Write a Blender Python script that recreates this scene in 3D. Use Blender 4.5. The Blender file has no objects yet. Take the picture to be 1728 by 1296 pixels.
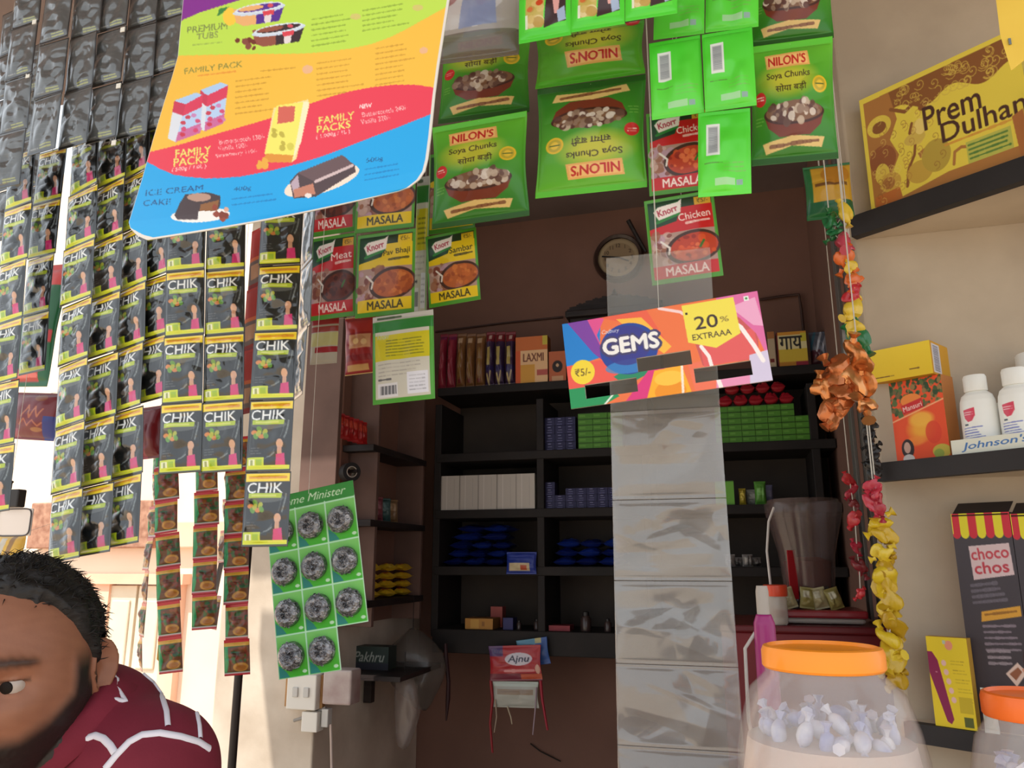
import bpy, bmesh, math, random
import numpy as np
from mathutils import Vector, Matrix, Euler
from mathutils.bvhtree import BVHTree
random.seed(7)
PI = math.pi
scn = bpy.context.scene
COL = scn.collection

# ------------------------------------------------------------------ camera
F, PITCH, YAW, CAMZ = 1296.0, math.radians(13), math.radians(16), 1.65
cam_data = bpy.data.cameras.new('camera'); cam_data.lens = 27.0; cam_data.sensor_width = 36.0
cam_data.clip_start = 0.02; cam_data.clip_end = 200
cam = bpy.data.objects.new('camera', cam_data); COL.objects.link(cam)
cam.location = (0, 0, CAMZ); cam.rotation_euler = (PI / 2 + PITCH, 0, YAW)
scn.camera = cam
# ------------------------------------------------------------------ sky, sun, exposure
world = bpy.data.worlds.new('daylight'); scn.world = world; world.use_nodes = True
bg = world.node_tree.nodes['Background']
bg.inputs[0].default_value = (0.86, 0.93, 1.0, 1); bg.inputs[1].default_value = 1.0
sun_d = bpy.data.lights.new('sun', 'SUN'); sun_d.energy = 4.0; sun_d.angle = 0.01; sun_d.color = (1, .95, .86)
sun = bpy.data.objects.new('sun', sun_d); COL.objects.link(sun)
sun.rotation_euler = (math.radians(28), 0, math.radians(-24))
vs = scn.view_settings
vs.view_transform = 'Standard'; vs.look = 'None'; vs.gamma = 1; vs.use_curve_mapping = False
vs.exposure = 0.5
scn.cycles.use_denoising = True
scn.cycles.max_bounces = 10; scn.cycles.transparent_max_bounces = 24

# ------------------------------------------------------------------ photo pixels to places in the world
RCAM = Euler((PI / 2 + PITCH, 0, YAW)).to_matrix()
CAM = Vector((0, 0, CAMZ))
FWD = Vector((-math.sin(YAW), math.cos(YAW), 0))
RGT = Vector((math.cos(YAW), math.sin(YAW), 0))
def ray(px, py): return RCAM @ Vector(((px - 864) / F, -(py - 648) / F, -1))
def at(px, py, Y):
    d = ray(px, py); return CAM + d * (Y / d.y)
def atd(px, py, dist):                       # by distance along the level view direction
    d = ray(px, py); return CAM + d * (dist / d.dot(FWD))
def atz(px, py, z):
    d = ray(px, py); return CAM + d * ((z - CAMZ) / d.z)

# ------------------------------------------------------------------ objects
def tag(o, label=None, cat=None, group=None, kind=None):
    if label: o['label'] = label
    if cat: o['category'] = cat
    if group: o['group'] = group
    if kind: o['kind'] = kind
    return o
def obj(name, me, m=None, parent=None, loc=None, rot=None, label=None):
    o = bpy.data.objects.new(name, me); COL.objects.link(o)
    if m is not None and me is not None and not me.materials:
        for q in (m if isinstance(m, (list, tuple)) else [m]): me.materials.append(q)
    if parent: o.parent = parent
    if loc is not None: o.location = loc
    if rot is not None: o.rotation_euler = rot
    if label: o['label'] = label
    return o
def empty(name, label, cat, loc=(0, 0, 0), rot=(0, 0, 0), group=None):
    o = bpy.data.objects.new(name, None); COL.objects.link(o); o.empty_display_size = .02
    o.location = loc; o.rotation_euler = rot
    return tag(o, label, cat, group)

# ------------------------------------------------------------------ materials
def lin1(c):
    c = c / 255.0
    return c / 12.92 if c <= .04045 else ((c + .055) / 1.055) ** 2.4
def lin(c): return tuple(lin1(x) for x in c)
MATS = {}
def M(name, col=(200, 200, 200), rough=.6, metal=0., spec=.5, coat=0., bump=None, var=None, alpha=None, trans=None, attr=None, emit=None, ior=1.45, stretch=(1, 1, 1)):
    if name in MATS: return MATS[name]
    m = bpy.data.materials.new(name); m.use_nodes = True; MATS[name] = m
    nt = m.node_tree; b = nt.nodes['Principled BSDF']
    b.inputs['Roughness'].default_value = rough; b.inputs['Metallic'].default_value = metal
    b.inputs['Specular IOR Level'].default_value = spec; b.inputs['IOR'].default_value = ior
    if coat: b.inputs['Coat Weight'].default_value = min(1, coat); b.inputs['Coat Roughness'].default_value = .12
    if coat > 1: b.inputs['Coat IOR'].default_value = coat
    tc = nt.nodes.new('ShaderNodeTexCoord')
    mp = nt.nodes.new('ShaderNodeMapping'); mp.inputs['Scale'].default_value = stretch
    nt.links.new(tc.outputs['Object'], mp.inputs['Vector'])
    c = (*lin(col), 1)
    b.inputs['Base Color'].default_value = c
    if attr:
        a = nt.nodes.new('ShaderNodeAttribute'); a.attribute_name = attr
        nt.links.new(a.outputs['Color'], b.inputs['Base Color'])
    elif var:
        n = nt.nodes.new('ShaderNodeTexNoise'); n.inputs['Scale'].default_value = var[0]; n.inputs['Detail'].default_value = 6
        r = nt.nodes.new('ShaderNodeValToRGB')
        c2 = (*lin(var[1]), 1)
        r.color_ramp.elements[0].position = .35; r.color_ramp.elements[1].position = .7
        r.color_ramp.elements[0].color = c2; r.color_ramp.elements[1].color = c
        nt.links.new(mp.outputs[0], n.inputs['Vector']); nt.links.new(n.outputs['Fac'], r.inputs['Fac'])
        nt.links.new(r.outputs['Color'], b.inputs['Base Color'])
    if bump:
        n = nt.nodes.new('ShaderNodeTexNoise'); n.inputs['Scale'].default_value = bump[0]; n.inputs['Detail'].default_value = 4
        bp = nt.nodes.new('ShaderNodeBump'); bp.inputs['Strength'].default_value = bump[1]; bp.inputs['Distance'].default_value = bump[2] if len(bump) > 2 else .004
        nt.links.new(mp.outputs[0], n.inputs['Vector']); nt.links.new(n.outputs['Fac'], bp.inputs['Height'])
        nt.links.new(bp.outputs['Normal'], b.inputs['Normal'])
    if alpha is not None: b.inputs['Alpha'].default_value = alpha
    if trans is not None: b.inputs['Transmission Weight'].default_value = trans
    return m
FOIL = M('printed_foil', rough=.3, attr='print', coat=1.6, bump=(45, .35, .002))
GLOSS = M('printed_plastic', rough=.35, attr='print', coat=.2, bump=(30, .25, .0015))
CARD = M('printed_card', rough=.5, attr='print', bump=(200, .05))
MATT = M('printed_matt', rough=.7, attr='print', bump=(200, .05))

# ------------------------------------------------------------------ print painter (flat artwork as colours on a dense mesh)
_font = bpy.data.curves.new('letters', 'FONT'); _font.resolution_u = 3
_fobj = bpy.data.objects.new('letters', _font)
def glyphs(s, bold=0., track=1.):
    _font.body = s; _font.offset = bold; _font.space_character = track
    me = bpy.data.meshes.new_from_object(_fobj)
    v = np.array([q.co[:2] for q in me.vertices]) if me.vertices else np.zeros((1, 2))
    ps = [list(p.vertices) for p in me.polygons]
    bpy.data.meshes.remove(me)
    return v, ps
class Cv:
    def __init__(s, w, h, bg=(255, 255, 255), ss=2):
        s.w, s.h, s.ss = w, h, ss
        s.a = np.empty((h * ss, w * ss, 3), np.float32); s.a[:] = bg
    def _reg(s, x0, y0, x1, y1):
        k = s.ss
        i0, i1 = max(0, int(math.floor(x0 * k))), min(s.w * k, int(math.ceil(x1 * k)) + 1)
        j0, j1 = max(0, int(math.floor(y0 * k))), min(s.h * k, int(math.ceil(y1 * k)) + 1)
        if i1 <= i0 or j1 <= j0: return None
        X, Y = np.meshgrid((np.arange(i0, i1) + .5) / k, (np.arange(j0, j1) + .5) / k)
        return i0, i1, j0, j1, X, Y
    def _put(s, r, mask, col, al):
        i0, i1, j0, j1 = r[:4]
        t = s.a[j0:j1, i0:i1]
        if callable(col): col = col(r[4], r[5])
        m = (mask * al)[..., None] if mask.dtype != bool else mask[..., None] * al
        t[:] = t * (1 - m) + np.asarray(col, np.float32) * m
    def poly(s, pts, col, al=1.):
        P = np.asarray(pts, float)
        r = s._reg(P[:, 0].min(), P[:, 1].min(), P[:, 0].max(), P[:, 1].max())
        if r is None: return s
        X, Y = r[4], r[5]; m = np.zeros(X.shape, bool)
        n = len(P)
        for i in range(n):
            (xa, ya), (xb, yb) = P[i], P[(i + 1) % n]
            if ya == yb: continue
            c = ((ya > Y) != (yb > Y)) & (X < (xb - xa) * (Y - ya) / (yb - ya) + xa)
            m ^= c
        s._put(r, m, col, al); return s
    def rect(s, x0, y0, x1, y1, col, al=1.): return s.poly([(x0, y0), (x1, y0), (x1, y1), (x0, y1)], col, al)
    def ell(s, cx, cy, rx, ry, col, al=1., rot=0., soft=0.):
        R = max(rx, ry); r = s._reg(cx - R, cy - R, cx + R, cy + R)
        if r is None: return s
        X, Y = r[4] - cx, r[5] - cy; c, q = math.cos(rot), math.sin(rot)
        d = ((X * c + Y * q) / rx) ** 2 + ((-X * q + Y * c) / ry) ** 2
        m = (d <= 1) if not soft else np.clip((1 - d) / soft, 0, 1).astype(np.float32)
        s._put(r, m, col, al); return s
    def line(s, pts, wd, col, al=1.):
        for (xa, ya), (xb, yb) in zip(pts[:-1], pts[1:]):
            h = wd / 2; r = s._reg(min(xa, xb) - h, min(ya, yb) - h, max(xa, xb) + h, max(ya, yb) + h)
            if r is None: continue
            X, Y = r[4], r[5]; dx, dy = xb - xa, yb - ya; L = dx * dx + dy * dy or 1e-9
            t = np.clip(((X - xa) * dx + (Y - ya) * dy) / L, 0, 1)
            m = (X - xa - t * dx) ** 2 + (Y - ya - t * dy) ** 2 <= h * h
            s._put(r, m, col, al)
        return s
    def text(s, t, x, y, h, col, w=None, al='c', rot=0., shear=0., bold=0., track=1., a=1., ref=None):
        v, ps = glyphs(t, 0., track)
        lo, hi = v.min(0), v.max(0)
        if ref: l2, h2 = glyphs(ref)[0].min(0), glyphs(ref)[0].max(0); lo = np.array([lo[0], l2[1]]); hi = np.array([hi[0], h2[1]])
        sc = h / max(1e-6, hi[1] - lo[1]); sx = (w / max(1e-6, hi[0] - lo[0])) if w else sc
        q = np.empty_like(v); q[:, 0] = (v[:, 0] - lo[0]) * sx; q[:, 1] = -(v[:, 1] - (lo[1] + hi[1]) / 2) * sc
        W = (hi[0] - lo[0]) * sx
        q[:, 0] += {'c': -W / 2, 'l': 0, 'r': -W}[al]
        q[:, 0] -= q[:, 1] * shear
        c, n = math.cos(rot), math.sin(rot)
        q = np.stack([q[:, 0] * c - q[:, 1] * n + x, q[:, 0] * n + q[:, 1] * c + y], 1)
        e = bold * h * 1.1
        for ox, oy in (((0, 0),) if e < .12 else ((-e, 0), (e, 0), (0, -e), (0, e), (0, 0))):
            for p in ps: s.poly(q[p] + (ox, oy), col, a)
        return s
    def dots(s, n, box, rad, cols, seed=1, al=1., inside=None):
        R = random.Random(seed)
        k = 0
        for _ in range(n * 6):
            if k >= n: break
            x, y = R.uniform(box[0], box[2]), R.uniform(box[1], box[3])
            if inside and not inside(x, y): continue
            q = R.uniform(*rad); s.ell(x, y, q, q * R.uniform(.6, 1.2), R.choice(cols), al, R.uniform(0, 3)); k += 1
        return s
    def grad(s, c0, c1, x0=0, y0=0, x1=None, y1=None, horiz=False):
        x1 = x1 or s.w; y1 = y1 or s.h
        r = s._reg(x0, y0, x1, y1); t = ((r[4] - x0) / (x1 - x0) if horiz else (r[5] - y0) / (y1 - y0))[..., None]
        s.a[r[2]:r[3], r[0]:r[1]] = np.asarray(c0, np.float32) * (1 - t) + np.asarray(c1, np.float32) * t
        return s
    def lines(s, x, y, n, dy, wmin, wmax, col, th=1.2, seed=1, slope=0., a=1.):
        R = random.Random(seed)
        for i in range(n):
            w = R.uniform(wmin, wmax); xx = x; yy = y + i * dy
            while xx < x + w:
                q = R.uniform(4, 11); e = min(xx + q, x + w)
                s.line([(xx, yy + (xx - x) * slope), (e, yy + (e - x) * slope)], th * R.uniform(.7, 1.2), col, a); xx = e + 2.2
        return s
    def flip(s): s.a = s.a[::-1, ::-1].copy(); return s
    def small(s):
        k = s.ss
        return s.a.reshape(s.h, k, s.w, k, 3).mean((1, 3))
def lin_arr(a):
    c = np.clip(a / 255.0, 0, 1)
    return np.where(c <= .04045, c / 12.92, ((c + .055) / 1.055) ** 2.4)
def noise2(w, h, cells, seed, ridged=False):
    rs = np.random.RandomState(seed); cx, cy = cells
    g = rs.rand(cy + 2, cx + 2)
    X = np.linspace(0, cx, w, endpoint=False); Y = np.linspace(0, cy, h, endpoint=False)
    xi, yi = X.astype(int), Y.astype(int); fx, fy = X - xi, Y - yi
    fx = fx * fx * (3 - 2 * fx); fy = fy * fy * (3 - 2 * fy)
    a = g[np.ix_(yi, xi)] * (1 - fx) + g[np.ix_(yi, xi + 1)] * fx
    b = g[np.ix_(yi + 1, xi)] * (1 - fx) + g[np.ix_(yi + 1, xi + 1)] * fx
    n = a * (1 - fy)[:, None] + b * fy[:, None]
    return np.abs(2 * n - 1) if ridged else n
def setcol(me, cols):
    at_ = me.color_attributes.new('print', 'FLOAT_COLOR', 'POINT')
    d = np.ones((len(me.vertices), 4), np.float32); d[:, :3] = cols
    at_.data.foreach_set('color', d.ravel())
def puff(W, H, amp, seal=.06, side=.02, pu=2.0, pv=2.5):
    u = np.linspace(0, 1, W); v = np.linspace(0, 1, H)
    U = np.clip((u - side) / (1 - 2 * side), 0, 1); V = np.clip((v - seal) / (1 - 2 * seal), 0, 1)
    fu = 1 - np.abs(2 * U - 1) ** pu; fv = 1 - np.abs(2 * V - 1) ** pv
    return amp * np.sqrt(np.clip(fu, 0, 1))[None, :] * np.sqrt(np.clip(fv, 0, 1))[:, None]
def sheet(name, cv, w, h, d=None, thick=.0006, hole=None, ox=.5, oz=0., back='ngon', backcol=None, post=None):
    """Printed front (facing -Y), a back and a rim; v runs down. d: bulge of the front in metres."""
    a = cv.small(); H, W = a.shape[:2]
    col = lin_arr(a).reshape(-1, 3)
    u, v = np.meshgrid(np.linspace(0, 1, W), np.linspace(0, 1, H))
    D = np.zeros((H, W)) if d is None else d
    P = np.stack([(u - ox) * w, -D, (oz - v) * h], -1).reshape(-1, 3)
    idx = np.arange(H * W).reshape(H, W)
    q = np.stack([idx[:-1, :-1], idx[1:, :-1], idx[1:, 1:], idx[:-1, 1:]], -1)
    if hole is not None:
        q = q[~hole[:-1, :-1]]
    q = q.reshape(-1, 4)
    faces = q.tolist()
    n = len(P)
    rim = np.concatenate([idx[0, :-1], idx[:-1, -1], idx[-1, :0:-1], idx[:0:-1, 0]])
    if back == 'grid':
        P = np.concatenate([P, P + [0, thick, 0]]); 
        bc = np.tile(lin(backcol), (n, 1)) if backcol else col
        col = np.concatenate([col, bc])
        faces += (q[:, ::-1] + n).tolist(); R2 = rim + n
    else:
        B = P[rim].copy(); B[:, 1] += thick if not callable(back) else 0
        P = np.concatenate([P, B]); bc = np.tile(lin(backcol), (len(rim), 1)) if backcol else col[rim]
        col = np.concatenate([col, bc]); R2 = np.arange(n, n + len(rim))
        faces.append(R2[:].tolist())
    m = len(rim)
    for i in range(m): faces.append([int(rim[i]), int(rim[(i + 1) % m]), int(R2[(i + 1) % m]), int(R2[i])])
    if post is not None: P = post(P)
    me = bpy.data.meshes.new(name); me.from_pydata(P.tolist(), [], faces); me.update()
    setcol(me, col)
    me.polygons.foreach_set('use_smooth', [True] * len(me.polygons))
    return me
def pillow(name, cv, w, h, amp, seal=.05, seed=1, crinkle=.15, ox=.5, oz=0., backcol=None):
    """A filled bag: bulges to both sides."""
    a = cv.small(); H, W = a.shape[:2]
    b = puff(W, H, amp, seal); n = noise2(W, H, (5, 6), seed) - .5 + .6 * (noise2(W, H, (4, 7), seed + 3, True) - .3)
    D = b + b * crinkle * 2 * n
    edge = .0012 * np.sin(np.linspace(0, 9, H))[:, None] * np.ones((1, W))
    u, v = np.meshgrid(np.linspace(0, 1, W), np.linspace(0, 1, H))
    pinch = 1 - .05 * np.sin(PI * np.clip((v - seal) / (1 - 2 * seal), 0, 1))
    X = (u - .5) * w * pinch + (.5 - ox) * w
    F_ = np.stack([X, -D + edge, (oz - v) * h], -1).reshape(-1, 3)
    B_ = np.stack([X, b + edge + .0006, (oz - v) * h], -1).reshape(-1, 3)
    idx = np.arange(H * W).reshape(H, W)
    q = np.stack([idx[:-1, :-1], idx[1:, :-1], idx[1:, 1:], idx[:-1, 1:]], -1).reshape(-1, 4)
    faces = q.tolist() + (q[:, ::-1] + H * W).tolist()
    rim = np.concatenate([idx[0, :-1], idx[:-1, -1], idx[-1, :0:-1], idx[:0:-1, 0]])
    m = len(rim)
    for i in range(m): faces.append([int(rim[i]), int(rim[(i + 1) % m]), int(rim[(i + 1) % m] + H * W), int(rim[i] + H * W)])
    c = lin_arr(a).reshape(-1, 3); bc = np.tile(lin(backcol), (H * W, 1)) if backcol else c
    me = bpy.data.meshes.new(name); me.from_pydata(np.concatenate([F_, B_]).tolist(), [], faces); me.update()
    setcol(me, np.concatenate([c, bc])); me.polygons.foreach_set('use_smooth', [True] * len(me.polygons))
    return me
def carton(name, w, d, h, front=None, side=(200, 200, 200), top=None, right=None, left=None):
    """Box standing on z=0 with its front at y=0 facing -Y, x from 0 to w. Faces are a print or a plain colour."""
    V, Fc, C = [], [], []
    def face(cv, o, ux, uz):
        if isinstance(cv, Cv): a = cv.small()
        else: a = np.empty((2, 2, 3)); a[:] = cv
        H, W = a.shape[:2]; u, v = np.meshgrid(np.linspace(0, 1, W), np.linspace(0, 1, H))
        P = np.array(o)[None, None] + u[..., None] * np.array(ux) + (1 - v)[..., None] * np.array(uz)
        n = len(V); idx = np.arange(H * W).reshape(H, W) + n
        V.extend(P.reshape(-1, 3).tolist()); C.extend(lin_arr(a).reshape(-1, 3).tolist())
        Fc.extend(np.stack([idx[:-1, :-1], idx[1:, :-1], idx[1:, 1:], idx[:-1, 1:]], -1).reshape(-1, 4).tolist())
    face(front if front is not None else side, (0, 0, 0), (w, 0, 0), (0, 0, h))
    face(right if right is not None else side, (w, 0, 0), (0, d, 0), (0, 0, h))
    face(left if left is not None else side, (0, d, 0), (0, -d, 0), (0, 0, h))
    face(side, (w, d, 0), (-w, 0, 0), (0, 0, h))
    face(top if top is not None else side, (0, 0, h), (w, 0, 0), (0, d, 0))
    face(side, (0, d, 0), (w, 0, 0), (0, -d, 0))
    me = bpy.data.meshes.new(name); me.from_pydata(V, [], Fc); me.update(); setcol(me, C)
    return me

# ------------------------------------------------------------------ plain shapes
class MB:
    def __init__(s): s.bm = bmesh.new(); s.mi = 0
    def box(s, c, size, rz=0., bev=0., rot=None):
        r = bmesh.ops.create_cube(s.bm, size=1); vs_ = r['verts']
        bmesh.ops.scale(s.bm, vec=Vector(size), verts=vs_)
        if bev:
            es = list({e for v in vs_ for e in v.link_edges})
            g = bmesh.ops.bevel(s.bm, geom=es, offset=bev, segments=2, affect='EDGES', profile=.5)
            vs_ = list({v for f in g['faces'] for v in f.verts} | {v for v in vs_ if v.is_valid})
        mt = rot if rot is not None else Matrix.Rotation(rz, 3, 'Z')
        bmesh.ops.transform(s.bm, matrix=Matrix.Translation(c) @ mt.to_4x4(), verts=vs_)
        return s
    def prism(s, pts, z0, z1):
        a = [s.bm.verts.new((x, y, z0)) for x, y in pts]; b = [s.bm.verts.new((x, y, z1)) for x, y in pts]
        n = len(pts)
        s.bm.faces.new(a[::-1]); s.bm.faces.new(b)
        for i in range(n): s.bm.faces.new((a[i], a[(i + 1) % n], b[(i + 1) % n], b[i]))
        return s
    def lathe(s, prof, seg=48, c=(0, 0, 0), mt=None, cap=True):
        rings = []
        for r, z in prof:
            ring = []
            for k in range(seg):
                p = Vector((r * math.cos(2 * PI * k / seg), r * math.sin(2 * PI * k / seg), z))
                if mt is not None: p = mt @ p
                ring.append(s.bm.verts.new(p + Vector(c)))
            rings.append(ring)
        for a, b in zip(rings[:-1], rings[1:]):
            for k in range(seg): s.bm.faces.new((a[k], a[(k + 1) % seg], b[(k + 1) % seg], b[k]))
        if cap: s.bm.faces.new(rings[0][::-1]); s.bm.faces.new(rings[-1])
        return s
    def tube(s, pts, r, seg=8):
        P = [Vector(p) for p in pts]; rs = r if isinstance(r, (list, tuple)) else [r] * len(P)
        prev = None; rings = []
        for i, p in enumerate(P):
            t = (P[min(i + 1, len(P) - 1)] - P[max(i - 1, 0)]).normalized()
            n = prev if prev is not None else (Vector((0, 0, 1)) if abs(t.z) < .9 else Vector((1, 0, 0)))
            n = (n - t * n.dot(t)).normalized(); prev = n; b = t.cross(n)
            rings.append([s.bm.verts.new(p + (n * math.cos(2 * PI * k / seg) + b * math.sin(2 * PI * k / seg)) * rs[i]) for k in range(seg)])
        for a, b in zip(rings[:-1], rings[1:]):
            for k in range(seg): s.bm.faces.new((a[k], b[k], b[(k + 1) % seg], a[(k + 1) % seg]))
        s.bm.faces.new(rings[0]); s.bm.faces.new(rings[-1][::-1])
        return s
    def blob(s, c, rad, seed=0, amp=.15, sub=3, mt=None):
        r = bmesh.ops.create_icosphere(s.bm, subdivisions=sub, radius=1)
        R = random.Random(seed); K = [(Vector((R.uniform(-1, 1), R.uniform(-1, 1), R.uniform(-1, 1))) * 4, R.uniform(0, 6)) for _ in range(6)]
        for v in r['verts']:
            k = 1 + amp * sum(math.sin(v.co.dot(a) + ph) for a, ph in K) / 3
            p = Vector((v.co.x * rad[0], v.co.y * rad[1], v.co.z * rad[2])) * k
            if mt is not None: p = mt @ p
            v.co = p + Vector(c)
        return s
    def me(s, name, smooth=False):
        bmesh.ops.recalc_face_normals(s.bm, faces=s.bm.faces)
        m = bpy.data.meshes.new(name); s.bm.to_mesh(m); s.bm.free()
        if smooth:
            m.polygons.foreach_set('use_smooth', [True] * len(m.polygons))
            if smooth != 'all':
                try: m.set_sharp_from_angle(angle=math.radians(40))
                except Exception: pass
        return m
    def build(s, name, m, parent=None, smooth=False, loc=None, rot=None, label=None):
        return obj(name, s.me(name, smooth), m, parent, loc, rot, label)
def struct(name, mb, m, smooth=False):
    o = mb.build(name, m, smooth=smooth); o['kind'] = 'structure'; return o
def frame_px(cs, Y, yaw=0., tilt=0.):
    """Rigid frame of a flat thing whose four corners (TL, TR, BR, BL) stand at these photo pixels, in the upright plane through Y."""
    cx = sum(c[0] for c in cs) / 4; cy = sum(c[1] for c in cs) / 4
    o = at(cx, cy, Y); n = Matrix.Rotation(yaw, 3, 'Z') @ Matrix.Rotation(tilt, 3, 'X') @ Vector((0, -1, 0))
    P = []
    for c in cs:
        d = ray(*c); P.append(CAM + d * ((o - CAM).dot(n) / d.dot(n)))
    x = ((P[1] - P[0]) + (P[2] - P[3])); z = ((P[0] - P[3]) + (P[1] - P[2]))
    w, h = x.length / 2, z.length / 2; x.normalize(); z = (z - x * z.dot(x)).normalized(); y = z.cross(x)
    c = (P[0] + P[1] + P[2] + P[3]) / 4
    m = Matrix((x, y, z)).transposed().to_4x4(); m.translation = c
    return m, w, h
PORCH_Z = 3.0
STRING = M('twine', (205, 200, 190), .8)
WIRE = M('dark_wire', (40, 38, 36), .5)
def string_to(parent, p, name='hanging_string', r=.0004, back=0.):
    """A string from the world point p up to the porch slab, as a part of parent."""
    bpy.context.view_layer.update()
    o = MB().tube(([p, (p[0], p[1] + back, p[2] + back * .35)] if back else [p]) + [(p[0], p[1] + back, PORCH_Z + .002)], r, 5).build(name, STRING)
    o.parent = parent; o.matrix_parent_inverse = parent.matrix_world.inverted()
    return o

# ================================================================== the place itself
PAINT = M('aged_cream_paint', (222, 207, 189), .8, var=(5, (194, 177, 158)), bump=(40, .2))
PAINT_R = M('grimy_cream_paint', (196, 180, 158), .8, var=(4, (172, 156, 136)), bump=(40, .2))
BROWNW = M('pinkish_brown_paint', (134, 98, 84), .85, var=(2, (118, 86, 74)), bump=(30, .15))
CEILM = M('ceiling_paint', (140, 124, 122), .9, var=(2, (120, 106, 104)))
DARKWOOD = M('dark_wood', (50, 40, 38), .55, var=(8, (30, 23, 22)), bump=(30, .2), stretch=(1, 1, 8))
DARKB = M('dark_painted_board', (46, 41, 41), .6, var=(6, (32, 28, 28)))
SHELFB = M('dark_shelf_paint', (36, 29, 27), .7, var=(6, (24, 19, 18)))
FLOORM = M('cement_floor', (120, 112, 104), .8, var=(3, (96, 88, 80)), bump=(50, .2))
GROUND = M('dusty_ground', (205, 188, 165), .95, var=(1.5, (180, 160, 138)), bump=(6, .3))
FACADE = M('pale_peach_wall', (246, 226, 206), .9, var=(1.2, (240, 214, 190)))
FACADE_P = M('peach_trim_paint', (244, 202, 176), .8, var=(3, (238, 188, 160)))
FACADE_B = M('brown_carved_panel', (190, 146, 122), .8, var=(20, (150, 104, 84)), bump=(25, .6))
DOORM = M('cream_door_paint', (236, 222, 200), .6, var=(3, (220, 204, 180)))
YB, XL, XR, YF = 3.3, -1.37, .375, 1.63
struct('floor', MB().box((-.2, 1.6, -.05), (4.4, 3.6, .1)), FLOORM)
struct('ground', MB().box((-2, 3, -.16), (40, 40, .1)), GROUND)
struct('wall_back', MB().box((-.6, YB + .06, 1.62), (2.3, .12, 3.24)), BROWNW)
struct('wall_left', MB().box(((XL - 1.76) / 2, (2.42 + YB) / 2, 1.62), (XL + 1.76, YB - 2.42, 3.24), bev=.006), PAINT)
struct('wall_right', MB().box((XR + .06, (YF + .12 + YB) / 2, 1.62), (.12, YB - YF - .12, 3.24)), BROWNW)
struct('wall_front', MB().box((.276 + .6, YF + .06, 1.62), (1.2, .12, 3.24), bev=.006), PAINT_R)
struct('ceiling', MB().box((-.3, (YF + YB) / 2 + .06, 3.29), (3.4, YB - YF + .14, .1)), CEILM)
struct('ceiling_porch', MB().box((-.05, .70, PORCH_Z + .06), (3.8, 1.85, .12)), CEILM)
# the house across the lane
YH = 4.6
struct('wall_house', MB().box((-6.6, YH + .15, 2.4), (7.6, .3, 4.8)), FACADE)
a0, a1 = at(60, 888, YH - .04), at(262, 888, YH - .04)
zt, zb = at(90, 850, YH).z, at(90, 926, YH).z
bal = MB()
bal.box(((a0.x + a1.x) / 2 , YH - .05, (zt + zb) / 2), (a1.x - a0.x, .1, zt - zb), bev=.01)
struct('trim_1', bal, FACADE_B)
zt, zb = at(330, 880, YH).z, at(330, 925, YH).z
struct('trim_2', MB().box((a1.x + .8, YH - .03, (zt + zb) / 2), (1.5, .08, (zt - zb)), bev=.01), FACADE_P)
zt = at(200, 968, YH).z; zb = at(200, 985, YH).z
d0, d1 = at(160, 1050, YH).x, at(285, 1050, YH).x
dr = MB()
dr.box(((d0 + d1) / 2, YH - .04, (zt + zb) / 2), (d1 - d0 + .3, .1, zt - zb))
dr.box((at(173, 1050, YH).x, YH - .03, zb / 2), (.17, .07, zb)); dr.box((d1 + .06, YH - .03, zb / 2), (.12, .07, zb))
struct('trim_3', dr, FACADE_P)
door = MB(); dl, drr = at(186, 1050, YH).x, d1
for k in range(2):
    w = (drr - dl) / 2; x = dl + w * (k + .5)
    door.box((x, YH - .02, zb / 2), (w - .02, .05, zb - .02), bev=.004)
    for (zc, hh) in ((zb * .78, zb * .3), (zb * .38, zb * .36)):
        door.box((x, YH - .05, zc), (w * .62, .02, hh), bev=.012)
o = struct('door_1', door, DOORM)
MB().tube([(dl + .5, YH - .06, 1.0), (dl + .5, YH - .09, 1.02), (dl + .5, YH - .09, 1.12), (dl + .5, YH - .06, 1.14)], .008).build('door_handle', M('brass', (150, 120, 60), .4, 1.), o)

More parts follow.
